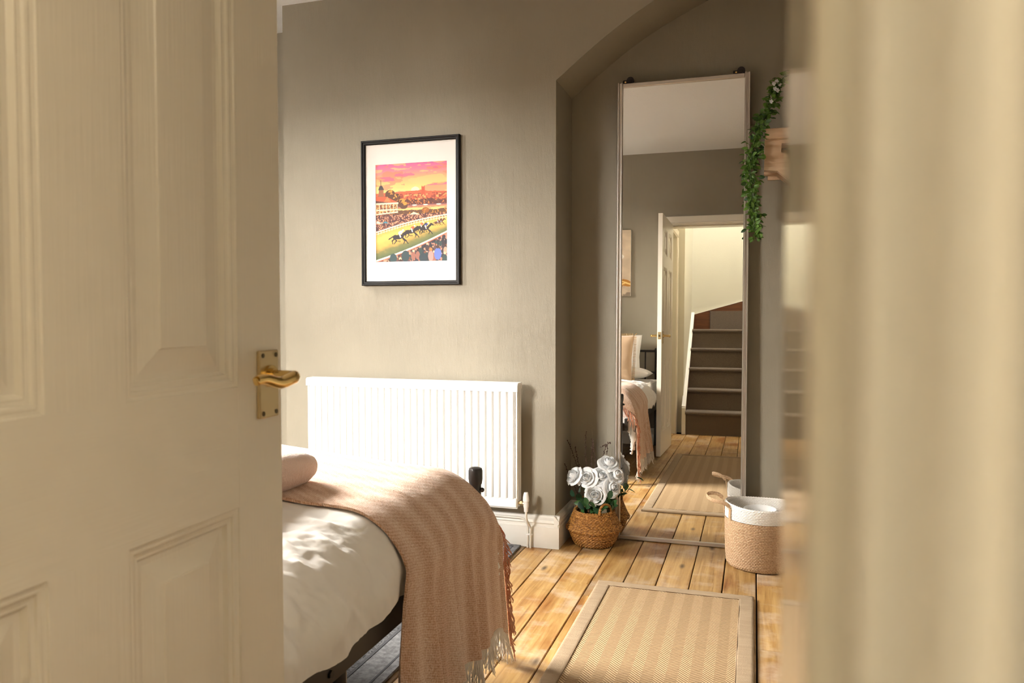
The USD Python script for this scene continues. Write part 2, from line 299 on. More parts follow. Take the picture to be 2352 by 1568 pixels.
# architrave profile: (distance out from the opening, projection)
AP = [(0, 0), (0, .0065), (.0010, .0088), (.0030, .0098), (.0052, .0094), (.0068, .0105), (.0085, .0140), (.0102, .0166), (.0130, .0180), (.0158, .0174), (.0176, .0150), (.0188, .0128), (.0205, .0128), (.0220, .0158), (.040, .0175), (.062, .0195), (.070, .0185), (.074, .013), (.075, 0)]
def architrave(x0, x1, ztop, y, s, mat, par):
    for sg, x in ((-1, x0), (1, x1)):
        obj('architrave_leg', along_z(Polygon([(x + sg * a, y + s * b) for a, b in AP]), 0, ztop + .075 * .02), mat, par, smooth=25)
    obj('architrave_head', along_x(Polygon([(y + s * b, ztop + a) for a, b in AP]), x0 - .075, x1 + .075), mat, par, smooth=25)
t2 = thing('trim_2', 'cream moulded architrave around the doorway on the bedroom side', 'architrave', (DX0 - .05, YF, 0), kind='structure')
architrave(DX0 - .006, DX1 + .006, DZ + .006, YF, 1, M_paint, t2)
t3 = thing('trim_3', 'cream moulded architrave on the hall side, blurred at the right edge', 'architrave', (DX1 + .05, YH, 0), kind='structure')
architrave(DX0 - .006, STOPX + .0062, DZ + .006, YH, -1, M_trimw, t3)

# ------------------------------------------------------------------ the open door: built closed-flat in (u along width from hinge, v = depth, z), v = 0 is the hall face
DW, DH, DT = 0.742, 1.981, 0.036
A0 = 0.0195
D0 = np.array([-0.6908, YF + .003, 0.008])
ud = np.array([-math.sin(A0), math.cos(A0), 0]); vd = np.array([-math.cos(A0), -math.sin(A0), 0])
def door_place(m):
    m = m.copy(); v = m.vertices; m.vertices = D0 + v[:, :1] * ud + v[:, 1:2] * vd + v[:, 2:] * np.array([0, 0, 1.0])
    if np.linalg.det(np.c_[ud, vd, [0, 0, 1.0]]) < 0: m.invert()
    return m
dr = thing('door_1', 'cream six-panel door standing open at the left', 'door', tuple(D0 + ud * .37), kind='structure')
stw, mw = .108, .110; pw = (DW - 2 * stw - mw) / 2
rows = [(.195, .800), (.973, 1.555), (1.655, 1.872)]; zr = [0] + [z for r in rows for z in r] + [DH]
for u0 in (0, DW - stw): obj('stile', door_place(box(u0, 0, 0, u0 + stw, DT, DH, .0008)), M_doorv, dr)
for i in range(0, len(zr), 2): obj('rail', door_place(box(stw, 0, zr[i], DW - stw, DT, zr[i + 1])), M_doorh, dr)
for z0, z1 in rows: obj('mullion', door_place(box(stw + pw, 0, z0, stw + pw + mw, DT, z1)), M_doorv, dr)
prof = [(0, 0), (.0015, .0022), (.005, .0032), (.008, .0026), (.0105, .0034), (.0125, .0062), (.0165, .0070), (.019, .0066), (.0215, .0098), (.024, .0122), (.031, .0124), (.060, .0056), (.062, .0036), (.070, .0034)]
def panel_face(u0, z0, u1, z1, v0, s):
    V, F = [], []
    for d, h in prof:
        for (a, b) in ((u0 + d, z0 + d), (u1 - d, z0 + d), (u1 - d, z1 - d), (u0 + d, z1 - d)): V.append((a, v0 + s * h, b))
    for i in range(len(prof) - 1):
        for j in range(4):
            a, b = i * 4 + j, i * 4 + (j + 1) % 4; F += [[a, b, b + 4], [a, b + 4, a + 4]]
    o = (len(prof) - 1) * 4; F += [[o, o + 1, o + 2], [o, o + 2, o + 3]]
    m = trimesh.Trimesh(V, F, process=False)
    if s < 0: m.invert()
    return m
for z0, z1 in rows:
    for u0 in (stw, stw + pw + mw):
        a = panel_face(u0, z0, u0 + pw, z1, 0, 1); b = panel_face(u0, z0, u0 + pw, z1, DT, -1)
        obj('panel', door_place(trimesh.util.concatenate([a, b])), M_doorv, dr, smooth=12)
# lever handle on the hall face (u, -v out) and its twin on the room face
def lever(s, v0, par, mp, mb):
    uc, zc = DW - .040, .972
    f = lambda m: door_place(mv(m, None, None, np.array([1, s, 1])) if s == 1 else m)
    def P(m):
        m = m.copy()
        m.vertices[:, 1] = v0 + s * m.vertices[:, 1]
        if s < 0: m.invert()
        return door_place(m)
    hp = obj('door_handle', P(box(uc - .0245, 0, zc - .051, uc + .0245, .0065, zc + .051, .0018)), mp, par)
    cyl = lambda r, y0, y1, u, z: mv(trimesh.creation.cylinder(r, y1 - y0, sections=24), rot([1, 0, 0], PI / 2), (u, (y0 + y1) / 2, z))
    zl = zc + .012
    obj('rose', P(trimesh.util.concatenate([cyl(.0165, .006, .011, uc, zl), cyl(.012, .011, .016, uc, zl)])), mb, hp, smooth=30)
    pts = [(uc, .012, zl), (uc, .034, zl), (uc - .001, .046, zl), (uc - .007, .053, zl), (uc - .020, .056, zl - .001), (uc - .040, .055, zl - .005), (uc - .058, .054, zl - .003), (uc - .076, .052, zl + .002), (uc - .092, .051, zl + .002), (uc - .096, .051, zl + .002)]
    from scipy.interpolate import make_interp_spline
    t = np.linspace(0, 1, len(pts)); tt = np.linspace(0, 1, 40); C = make_interp_spline(t, np.array(pts), k=3)(tt); r = np.interp(tt, [0, .2, .35, .55, .8, .97, 1], [.0085, .0080, .0092, .0082, .0068, .0062, .004])
    m = tube(C, r, 14); ce = np.repeat(C, 14, 0); d = m.vertices - ce; d[:, 2] *= 1.12; m.vertices = ce + d
    obj('lever', P(m), mb, hp, smooth=True)
    for du in (-.0165, .0165):
        for dz in (-.0435, .0435): obj('screw', P(cyl(.0036, .006, .0072, uc + du, zc + dz)), M_screw, hp, smooth=30)
lever(-1, 0.0, dr, M_brassplate, M_brass); lever(1, DT, dr, M_brassplate, M_brass)
obj('latch_plate', door_place(box(DW - .0005, .006, .955, DW + .0012, .030, 1.015, .0004)), M_brassplate, dr)
obj('latch_bolt', door_place(box(DW, .012, .975, DW + .009, .024, .992, .002)), M_screw, dr)
for z in (.23, 1.72):
    obj('hinge', door_place(mv(trimesh.creation.cylinder(.0055, .075, sections=12), None, (-.004, DT + .004, z))), M_brassplate, dr, smooth=30)

# ------------------------------------------------------------------ hall and stairs (seen in the mirror)
HX0, HX1 = -0.745, 0.80; SX0, SX1, SYB = -0.668, 0.25, -1.76; ZS = 4.6; LF, LN = -.62, .0
hw = [box(HX0 - .1, LN, 0, HX0, YH, ZC), box(HX0 - .1, LF - .14, 0, HX0, LF, ZC), box(HX0 - .1, LF, 2.0, HX0, LN, ZC),
      box(HX0 - .1, LF - .14, ZC, SX0, LF, ZS), box(SX0 - .1, SYB - .1, 0, SX0, LF - .10, ZS)]
struct('wall_hall_left', hw, M_hallwall, 'pale hall wall with a side doorway, left in the mirror', 'wall')
struct('wall_hall_back', [box(SX0 - .1, SYB - .1, 0, SX1 + .1, SYB, ZS)], M_hallwall, 'pale wall rising behind the stairs', 'wall')
struct('wall_hall_right', [box(SX1, SYB, 0, SX1 + .1, -.62, ZS), box(SX1 + .1, -.72, 0, HX1, -.62, ZC), box(HX1, -.72, 0, HX1 + .1, YH, ZC)], M_hallwall, 'pale hall wall right of the stairs', 'wall')
struct('wall_hall_front', [box(HX0 - .1, YH, 0, DX0 - .028, YH + .012, ZC), box(DX1 + .028, YH, 0, HX1 + .1, YH + .012, ZC), box(DX0 - .028, YH, DZ + .028, DX1 + .028, YH + .012, ZC)], M_hallwall, 'pale hall side of the doorway wall', 'wall')
struct('ceiling_hall', [box(HX0 - .1, -.62, ZC, HX1 + .1, YH, ZC + .05), box(HX0 - .1, -.62, ZC + .05, HX1 + .1, -.57, ZS)], M_ceil, 'white hall ceiling', 'ceiling')
wn2 = thing('window_2', 'roof window over the stairs', 'window', (-.22, -1.1, ZS - .1), kind='structure')
obj('window_frame', [box(SX0 - .1, SYB - .1, ZS - .04, SX1 + .1, -1.58, ZS), box(SX0 - .1, -.55, ZS - .04, SX1 + .1, -.5, ZS), box(SX0 - .1, -1.58, ZS - .04, -.66, -.55, ZS), box(.17, -1.58, ZS - .04, SX1 + .1, -.55, ZS)], M_white, wn2)
obj('pane', box(-.66, -1.58, ZS - .12, .17, -.57, ZS - .116), M_glass, wn2)
# side doorway architrave on the hall's left wall and its door
t4 = thing('trim_4', 'cream architrave of the side doorway in the hall, seen in the mirror', 'architrave', (HX0, LF, 0), kind='structure')
def leg_y(y, sg): return along_z(Polygon([(HX0 + b, y + sg * a) for a, b in AP]), 0, 2.0)
obj('architrave_leg', leg_y(LF, -1), M_paint, t4, smooth=25); obj('architrave_leg', leg_y(LN, 1), M_paint, t4, smooth=25)
obj('architrave_head', along_y(Polygon([(HX0 + b, 2.0 + a) for a, b in AP]), LF - .075, LN + .075), M_paint, t4, smooth=25)
d2 = thing('door_2', 'closed flat cream door in the hall side doorway', 'door', (HX0 - .08, (LF + LN) / 2, 0), kind='structure')
obj('door_leaf', box(HX0 - .09, LF, .005, HX0 - .055, LN, 2.0), M_doorv, d2)
M_carpet = pm('stair_carpet', (.22, .165, .12), .95, col2=(.125, .092, .065), nscale=(260, 260, 260), bump=((420, 420, 420), 1.0, .006), sheen_weight=.25)
M_string = pm('mahogany_string', (.16, .055, .020), .35, col2=(.09, .030, .012), nscale=(4, 4, 40))
M_stringw = pm('string_white', (.84, .82, .76), .4)
sc = thing('staircase', 'carpeted staircase with brown-grey treads rising behind the doorway', 'stairs', (-.2, -.6, 0), kind='structure')
ZT = [.236, .449, .660, .868, 1.078, 1.289]; YT = [-.60, -.82, -1.04, -1.26, -1.48]
for i in range(5):
    z0 = (ZT[i - 1] - .02) if i else 0; y = YT[i]; z = ZT[i]
    th = np.linspace(-PI / 2, PI / 2, 9); nose = [(y + .012 + .017 * math.cos(t) + .0, z - .017 + .017 * math.sin(t)) for t in th]
    pr = Polygon([(y, z0), (y, z - .034)] + nose + [(y - .25 if i < 4 else SYB + .001, z), (y - .25 if i < 4 else SYB + .001, z0)])
    obj('step', along_x(pr, SX0 + .03, SX1), M_carpet, sc, smooth=35)
wp = Polygon([(-.462, SYB + .012), (-.450, -1.70), (SX1, -1.56), (SX1, SYB + .001), (-.45, SYB + .001)])
obj('step', along_z(wp.buffer(.012).buffer(-.012), ZT[4] - .02, ZT[5]), M_carpet, sc, smooth=35, label='winder step at the turn of the stairs')
sl = (1.25 - .262) / (SYB + .62)
obj('stair_string', [along_x(Polygon([(-.62, 0.0), (-.62, .262), (SYB + .02, 1.25), (SYB + .02, .0)]), SX0, SX0 + .03)], M_string, sc)
obj('string_capping', [along_x(Polygon([(-.605, .262), (-.605, .285), (SYB + .02, 1.275), (SYB + .02, 1.250)]), SX0 - .006, SX0 + .034)], M_stringw, sc)
obj('string_post', [box(SX0 - .006, -.62, 0, SX0 + .034, -.59, .27, .003)], M_stringw, sc)
obj('wall_string', along_y(Polygon([(SX0 + .03, 1.07), (SX0 + .03, 1.25), (SX1, 1.50), (SX1, 1.07)]), SYB, SYB + .012), M_string, sc)
obj('string_bead', along_y(Polygon([(SX0 + .03, 1.25), (SX0 + .03, 1.256), (SX1, 1.506), (SX1, 1.5)]), SYB, SYB + .014), M_stringw, sc)
LX, LY, LZ = .50, -.32, 2.08
lp = thing('hall_lamp', 'round pendant lamp hanging in the hall', 'lamp', (LX, LY, ZC))
obj('ceiling_rose', lathe([(0, -.03), (.045, -.025), (.05, 0), (0, 0)], 32, (LX, LY, ZC)), M_white, lp, smooth=30)
obj('cord', tube([(LX, LY, ZC - .028), (LX, LY, LZ + .10)], .003, 6), M_plastic, lp)
obj('lamp_cap', lathe([(0, .085), (.03, .085), (.022, .12), (0, .125)], 24, (LX, LY, LZ)), M_brass, lp, smooth=30)
M_bulb = usdkit.material(stage, '/World/Looks/lamp_glow', {'e': ('emission', {'color': (1.0, .83, .60), 'strength': 68.0})}, [], surface='e.emission')
obj('lamp_globe', mv(trimesh.creation.icosphere(3, .09), None, (LX, LY, LZ)), M_bulb, lp, smooth=True)

# ------------------------------------------------------------------ radiator
RX0, RX1, RZ0, RZ1, RYF = -2.122, -1.022, .195, .772, 3.31
rd = thing('radiator', 'white fluted panel radiator under the framed picture', 'radiator', ((RX0 + RX1) / 2, 3.34, RZ0))
nfl = 31; pit = (RX1 - RX0 - .03) / nfl; z0f, z1f = RZ0 + .055, RZ1 - .048
obj('front_panel', [box(RX0 + .004, RYF + .006, RZ0, RX1 - .004, RYF + .020, RZ1 - .02), box(RX0 + .004, RYF, RZ0 + .004, RX1 - .004, RYF + .012, z0f - .006, .004), box(RX0 + .004, RYF, z1f + .006, RX1 - .004, RYF + .012, RZ1 - .03, .004)], M_rad, rd)
for i in range(nfl):
    xa = RX0 + .015 + i * pit
    obj('flute', box(xa + .0028, RYF - .001, z0f - .012, xa + pit - .0028, RYF + .008, z1f + .012, .0045), M_rad, rd)
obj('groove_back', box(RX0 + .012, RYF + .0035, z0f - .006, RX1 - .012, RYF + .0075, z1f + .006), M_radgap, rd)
cap = Polygon([(RYF - .004, RZ1 - .040), (RYF - .004, RZ1 - .010), (RYF + .002, RZ1 - .002), (RYF + .010, RZ1), (RYF + .062, RZ1), (RYF + .068, RZ1 - .006), (RYF + .068, RZ1 - .03), (RYF + .012, RZ1 - .03), (RYF + .008, RZ1 - .042)])
obj('top_cover', along_x(cap, RX0, RX1), M_rad, rd, smooth=30)
for x0, x1 in ((RX0 + .001, RX0 + .005), (RX1 - .005, RX1 - .001)): obj('side_cover', box(x0, RYF + .012, RZ0 + .03, x1, RYF + .062, RZ1 - .02, .001), M_rad, rd)
obj('rear_panel', box(RX0 + .006, RYF + .050, RZ0, RX1 - .006, RYF + .064, RZ1 - .02), M_rad, rd)
for x in (RX0 + .2, RX1 - .2): obj('wall_bracket', box(x - .012, RYF + .062, RZ0 + .05, x + .012, YB - .0005, RZ1 - .1), M_rad, rd)
vx, vy, vz = -.990, 3.338, .218
obj('valve_tail', [tube([(RX1 - .012, vy, vz), (RX1 + .010, vy, vz), (vx, vy, vz)], .0085, 12), tube([(RX1 + .004, vy, vz), (RX1 + .016, vy, vz)], .0125, 6)], M_brassplate, rd, smooth=30, label='brass union of the radiator valve')
obj('valve', lathe([(0, -.038), (.0095, -.038), (.0105, -.022), (.0125, -.012), (.0125, .008), (.0150, .012), (.0140, .030), (.0105, .048), (.0085, .052), (0, .053)], 20, (vx, vy, vz)), M_plastic, rd, smooth=30)
bez = lambda P, n=24: np.array([sum(math.comb(len(P) - 1, i) * (1 - t) ** (len(P) - 1 - i) * t ** i * np.array(P[i], float) for i in range(len(P))) for t in np.linspace(0, 1, n)])
obj('pipe', tube(np.vstack([[(vx, vy, vz - .035)], bez([(vx, vy, .165), (vx, vy, .125), (-.983, 3.375, .115), (-.982, 3.382, .09)], 14), [(-.982, 3.384, -.004)]]), .0052, 10), M_pipe, rd, smooth=True)
obj('pipe', tube(np.vstack([[(-1.30, 3.3855, .138), (-1.06, 3.3855, .137)], bez([(-1.04, 3.3855, .137), (-1.000, 3.3855, .136), (-.995, 3.3855, .11), (-.996, 3.3855, .08)], 12), [(-.996, 3.3855, -.004)]]), .0045, 10), M_pipe, rd, smooth=True)
obj('pipe_clip', box(-1.002, 3.380, .058, -.974, 3.393, .066, .002), M_plastic, rd)

# ------------------------------------------------------------------ framed print
PX0, PX1, PZ0, PZ1 = -1.859, -1.338, 1.2265, 1.936
pf = thing('framed_picture', 'black-framed horse racing print with a wide white mount above the radiator', 'picture', ((PX0 + PX1) / 2, YB, PZ0))
fwid = .021; FPR = [(0, 0), (0, .018), (.003, .0215), (.008, .0215), (.011, .0175), (.017, .0165), (.021, .013), (.021, 0)]
def frame_bar(P0, P1, inward):       # mitred bar from P0 to P1 in the x-z plane, profile going inward
    P0, P1, n = np.array(P0, float), np.array(P1, float), np.array(inward, float); d = (P1 - P0) / np.linalg.norm(P1 - P0)
    V = []
    for P, s in ((P0, 1), (P1, -1)):
        for a, h in FPR: q = P + n * a + d * a * s; V.append((q[0], YB - .002 - h, q[1]))
    k = len(FPR); F = [[j, (j + 1) % k, (j + 1) % k + k] for j in range(k)] + [[j, (j + 1) % k + k, j + k] for j in range(k)] + [[0, j + 1, j] for j in range(1, k - 1)] + [[k, k + j, k + j + 1] for j in range(1, k - 1)]
    m = trimesh.Trimesh(V, F, process=False); m.fix_normals(); return m
C4 = [(PX0, PZ0), (PX1, PZ0), (PX1, PZ1), (PX0, PZ1)]
for i, inn in enumerate([(0, 1), (-1, 0), (0, -1), (1, 0)]): obj('frame_bar', frame_bar(C4[i], C4[(i + 1) % 4], inn), M_frame, pf)
obj('backing', box(PX0 + .01, YB - .006, PZ0 + .01, PX1 - .01, YB - .001, PZ1 - .01), M_mount, pf)
IX0, IX1, IZ0, IZ1 = -1.785, -1.407, 1.3425, 1.8175
from shapely import Polygon as _P
mo = Polygon([(PX0 + .018, PZ0 + .018), (PX1 - .018, PZ0 + .018), (PX1 - .018, PZ1 - .018), (PX0 + .018, PZ1 - .018)], [[(IX0, IZ0), (IX1, IZ0), (IX1, IZ1), (IX0, IZ1)]])
obj('mount', along_y(mo, YB - .0085, YB - .0068), M_mount, pf)
def s3(*c): return np.array(srgb(*c))
def paint_race(W=240, H=302):
    u, v = np.meshgrid((np.arange(W) + .5) / W, (np.arange(H) + .5) / H)     # v down
    asp = H / W; col = np.zeros((H, W, 3)); fb = lambda sx, sy, sd, o=4: meshkit.fbm(np.stack([u * sx, v * sy, np.full_like(u, sd * 1.7)], -1), o, sd)
    def ramp(t, stops):
        t = np.clip(t, 0, 1); p = [s[0] for s in stops]; c = np.array([s3(*s[1]) for s in stops]); return np.stack([np.interp(t, p, c[:, k]) for k in range(3)], -1)
    def put(mask, c, a=1.0):
        c = s3(*c) if np.ndim(c) == 1 and max(c) > 1.5 else c; m = (mask * a)[..., None]; col[:] = col * (1 - m) + c * m
    def ell(cx, cy, rx, ry, an=0):
        x, y = (u - cx), (v - cy) * asp; c, s = math.cos(an), math.sin(an); return (((x * c + y * s) / rx) ** 2 + ((-x * s + y * c) / ry) ** 2) < 1
    def poly(pts):
        P = np.array(pts); ins = np.zeros(u.shape, bool)
        for (x0, y0), (x1, y1) in zip(P, np.roll(P, -1, 0)):
            c = (y0 > v) != (y1 > v); ins ^= c & (u < (x1 - x0) * (v - y0) / (y1 - y0 + 1e-12) + x0)
        return ins
    def seg(x0, y0, x1, y1, w):
        dx, dy = x1 - x0, (y1 - y0) * asp; t = np.clip(((u - x0) * dx + (v - y0) * asp * dy) / (dx * dx + dy * dy), 0, 1)
        return np.hypot(u - x0 - t * dx, (v - y0) * asp - t * dy) < w
    # sky
    col[:] = ramp(v / .36, [(0, (196, 92, 150)), (.18, (226, 118, 140)), (.40, (244, 160, 112)), (.65, (247, 196, 116)), (.85, (236, 206, 130)), (1, (250, 170, 84))])
    n = fb(3.0, 16, 5) + .25 * (u - .5) * np.sin(v * 26); put((n > .52) & (v < .30) & (np.abs(u - .55) > .18 - v * .2), (240, 128, 100), .75); put((n > .60) & (v < .24), (206, 92, 130), .8)
    put((n < .40) & (v < .30), (252, 190, 120), .6); put(ell(.56, .285, .06, .05), (255, 244, 200), .7)
    # hills, town, tower
    put(v > .318 - .035 * fb(9, 0, 11) - .02 * np.exp(-((u - .6) / .15) ** 2), (206, 92, 58)); put((fb(40, 40, 12) > .53) & (v > .31) & (v < .42), (120, 44, 34), .8); put((fb(46, 46, 13) > .60) & (v > .32) & (v < .40), (246, 158, 92), .9)
    put(poly([(.645, .25), (.652, .235), (.66, .25), (.675, .25), (.684, .235), (.69, .25), (.69, .325), (.645, .325)]), (190, 78, 48))
    put((v > .395 - .05 * fb(11, 0, 21)) & (v < .45), (70, 34, 26), .9); put((fb(50, 60, 22) > .58) & (v > .36) & (v < .42) & (u > .4), (214, 120, 52), .8)
    # river
    put((v > .425) & (v < .50) & (u > .30), ramp((v - .425) / .075, [(0, (120, 72, 86)), (.3, (214, 140, 96)), (.6, (250, 208, 128)), (1, (224, 158, 84))])); put((fb(8, 60, 23) > .58) & (v > .43) & (v < .50) & (u > .3), (130, 74, 70), .6)
    for cx in (.55, .70, .88): put(ell(cx, .43, .035, .008), (246, 226, 206))
    put((v > .49 - .03 * fb(12, 0, 31)) & (v < .53), (96, 58, 26)); put(ell(.70, .483, .05, .035), (150, 84, 26)); put((fb(60, 60, 32) > .58) & (v > .47) & (v < .53), (222, 146, 52), .7)
    # crowd enclosure
    put((v > .515) & (v < .72), (104, 52, 42)); cr = fb(80, 100, 41, 2); put((cr > .55) & (v > .515) & (v < .72), (226, 150, 112), .9); put((cr < .42) & (v > .515) & (v < .72), (58, 30, 40), .9)
    put(poly([(.47, .525), (.54, .498), (.62, .522)]), (250, 224, 178)); put(poly([(.0, .60), (.03, .575), (.10, .605)]), (248, 226, 190)); put(poly([(.09, .60), (.14, .580), (.19, .602)]), (58, 130, 150))
    # grandstand with cupola and trees
    for cx, cy, r in ((.21, .31, .07), (.29, .34, .06), (.36, .40, .07), (.40, .43, .055), (.27, .38, .07)): put(ell(cx, cy, r, r * .8), (84, 46, 20)); put(ell(cx + .015, cy - .02, r * .6, r * .4) & (fb(50, 50, 51) > .47), (232, 150, 58), .9)
    put(poly([(0, .37), (0, .325), (.16, .335), (.32, .395), (.32, .405)]), (204, 84, 48)); put(poly([(.12, .385), (.17, .33), (.22, .385)]), (222, 120, 70))
    put(poly([(.045, .33), (.05, .26), (.115, .26), (.12, .33)]), (150, 92, 58)); put(poly([(.04, .262), (.06, .222), (.08, .215), (.10, .222), (.125, .262)]), (58, 46, 50)); put(seg(.08, .22, .08, .165, .005), (40, 34, 36))
    put(poly([(0, .40), (.32, .40), (.32, .50), (0, .53)]), (118, 60, 34)); put((fb(70, 90, 52, 2) > .52) & (v > .41) & (v < .50) & (u < .31), (232, 160, 90))
    put((v > .395) & (v < .410) & (u < .325), (244, 222, 180)); put((v > .462 - .01 * u) & (v < .475 - .01 * u) & (u < .32), (244, 222, 180)); put((v > .505 - .06 * u) & (v < .517 - .06 * u) & (u < .32), (250, 228, 184))
    for k in range(7): put(seg(.01 + k * .05, .40, .01 + k * .05, .50, .004), (246, 224, 184))
    # track between the two rails
    top = .705 - .155 * u - .02 * np.sin(u * 3.0); bot = .985 - .285 * u + .02 * np.sin(u * 3.1)
    tk = (v > top) & (v < bot); f = (v - top) / (bot - top + 1e-9); col[:] = np.where(tk[..., None], ramp(f + .12 * (fb(14, 40, 61) - .5) * 2, [(0, (214, 160, 70)), (.25, (238, 190, 96)), (.55, (206, 164, 76)), (.75, (120, 118, 62)), (1, (72, 92, 58))]), col)
    put((np.abs(v - top + .012) < .0065), (252, 226, 196)); put((np.abs(v - top - .010) < .003), (244, 210, 176)); put((np.mod(u * 26, 1) < .22) & (v > top - .012) & (v < top + .02), (250, 222, 190))
    put(np.abs(v - bot) < .009, (250, 226, 200))
    # horses with riders
    def horse(cx, cy, s, hue, far=0):
        d = (34, 24, 26) if not far else (90, 48, 36)
        put(ell(cx, cy, .062 * s, .026 * s, -.12), d); put(ell(cx - .045 * s, cy + .002, .032 * s, .027 * s), d); put(seg(cx + .045 * s, cy - .012 * s, cx + .098 * s, cy - .046 * s, .016 * s), d); put(seg(cx + .09 * s, cy - .052 * s, cx + .125 * s, cy - .036 * s, .010 * s), d)
        put(seg(cx - .07 * s, cy - .006 * s, cx - .125 * s, cy + .018 * s, .007 * s), d)
        for x0, x1, x2 in ((-.055, -.03, -.06), (-.045, -.085, -.075), (.045, .075, .06), (.05, .09, .115)): put(seg(cx + x0 * s, cy + .010 * s, cx + x1 * s, cy + .035 * s, .0075 * s), d); put(seg(cx + x1 * s, cy + .035 * s, cx + x2 * s, cy + .062 * s, .005 * s), d)
        put(ell(cx + .02 * s, cy - .040 * s, .030 * s, .018 * s, -.5), hue); put(ell(cx + .052 * s, cy - .060 * s, .012 * s, .012 * s), (240, 220, 210)); put(seg(cx + .005 * s, cy - .03 * s, cx + .02 * s, cy + .0 * s, .008 * s), (236, 226, 222))
    horse(.90, .605, .55, (70, 40, 50), 1); horse(.86, .612, .5, (120, 60, 60), 1); horse(.63, .655, .78, (206, 90, 60)); horse(.69, .668, .9, (60, 70, 130)); horse(.50, .695, .95, (190, 90, 50)); horse(.33, .745, 1.12, (226, 222, 232))
    for cx, cy in ((.33, .79), (.50, .735), (.69, .705)): put(ell(cx, cy, .09, .010) & (fb(30, 30, 62) > .45), (60, 62, 40), .7)
    # spectators
    lo = v > bot + .018; put(lo, (54, 44, 52)); c2 = fb(46, 40, 71, 2); put(lo & (c2 > .56), (196, 136, 112), .85); put(lo & (c2 < .43), (32, 30, 40), .9)
    r = random.Random(5)
    for k in range(64):
        cx = r.random(); b = .985 - .285 * cx + .03; cy = b + r.random() * max(.02, (1.0 - b)) * .8 + .01; s = .5 + 1.0 * max(0, (cy - .72)) / .28
        c = r.choice([(36, 44, 60), (60, 40, 44), (150, 96, 80), (40, 62, 62), (206, 150, 128), (84, 60, 66)]); put(ell(cx, cy + .045 * s, .028 * s, .048 * s), c); put(ell(cx, cy - .002 * s, .013 * s, .014 * s), r.choice([(58, 34, 26), (196, 140, 110), (120, 70, 44), (232, 190, 150)]))
    put(ell(.865, .925, .05, .075), (98, 118, 196)); put(ell(.865, .855, .022, .022), (70, 42, 30)); put(ell(.77, .945, .036, .07), (190, 140, 132)); put(ell(.77, .88, .022, .024), (216, 120, 60)); put(ell(.25, .96, .05, .06), (40, 66, 68)); put(ell(.42, .94, .055, .07), (36, 58, 62)); put(ell(.67, .96, .06, .06), (34, 52, 60))
    return col
def flat_paint(col, x0, x1, z0, z1, y):
    H, W = col.shape[:2]; X, Z = np.meshgrid(np.linspace(x0, x1, W), np.linspace(z1, z0, H)); P = np.stack([X, np.full_like(X, y), Z], -1)
    m = gridmesh(P); return m, col.reshape(-1, 3)
m, c = flat_paint(paint_race(), IX0 - .002, IX1 + .002, IZ0 - .002, IZ1 + .002, YB - .0064); obj('print', m, M_print, pf, colors=c, label='sunset horse race with grandstand, riders and crowd')

# ------------------------------------------------------------------ tall leaning mirror (an old sliding door), in its own tilted frame
LEAN = .0155; MO = np.array([-.332, 3.650, 0.0]); mY = np.array([0, math.cos(LEAN), -math.sin(LEAN)]); mZ = np.array([0, math.sin(LEAN), math.cos(LEAN)])
def mplace(m):                        # local: x along, y into the wall, z up; glass at y = 0
    m = m.copy(); v = m.vertices; m.vertices = MO + v[:, :1] * np.array([1, .0026, 0]) + v[:, 1:2] * mY + v[:, 2:] * mZ; return m
MW, MH = .303, 2.185
mr = thing('leaning_mirror', 'tall aluminium-framed mirror with black rollers on top, standing in the alcove', 'mirror', tuple(MO))
obj('mirror_glass', mplace(box(-MW + .02, 0, .012, MW - .018, .004, MH - .012)), M_mirror, mr)
obj('mirror_backing', mplace(box(-MW + .015, .0045, .01, MW - .012, .012, MH - .012)), M_frame, mr)
def stile(x0, x1):
    w = x1 - x0
    pr = Polygon([(x0, .012), (x0, -.012), (x0 + w * .10, -.0145), (x0 + w * .28, -.0145), (x0 + w * .36, -.004), (x0 + w * .62, -.003), (x0 + w * .70, -.013), (x0 + w * .92, -.013), (x1, -.010), (x1, .012)])
    return along_z(pr, 0, MH)
obj('frame_stile', mplace(stile(-MW, -MW + .025)), M_alu, mr); obj('frame_stile', mplace(stile(MW - .024, MW)), M_alu, mr)
obj('frame_rail', mplace(box(-MW + .025, -.008, .003, MW - .024, .010, .020, .002)), M_alu, mr)
obj('frame_rail', mplace(box(-MW + .025, -.009, MH - .021, MW - .024, .010, MH - .003, .002)), M_alu, mr)
for x in (-MW + .055, MW - .045):
    ro = obj('roller_housing', mplace(box(x - .032, -.004, MH - .006, x + .010, .010, MH + .014, .003)), M_rubber, mr)
    obj('roller', mplace(mv(trimesh.creation.cylinder(.017, .012, sections=28), rot([1, 0, 0], PI / 2), (x + .004, .004, MH + .012))), M_rubber, ro, smooth=30)
    obj('roller_screw', mplace(mv(trimesh.creation.cylinder(.0042, .004, sections=14), rot([1, 0, 0], PI / 2), (x - .018, -.006, MH + .003))), M_brass, ro, smooth=30)

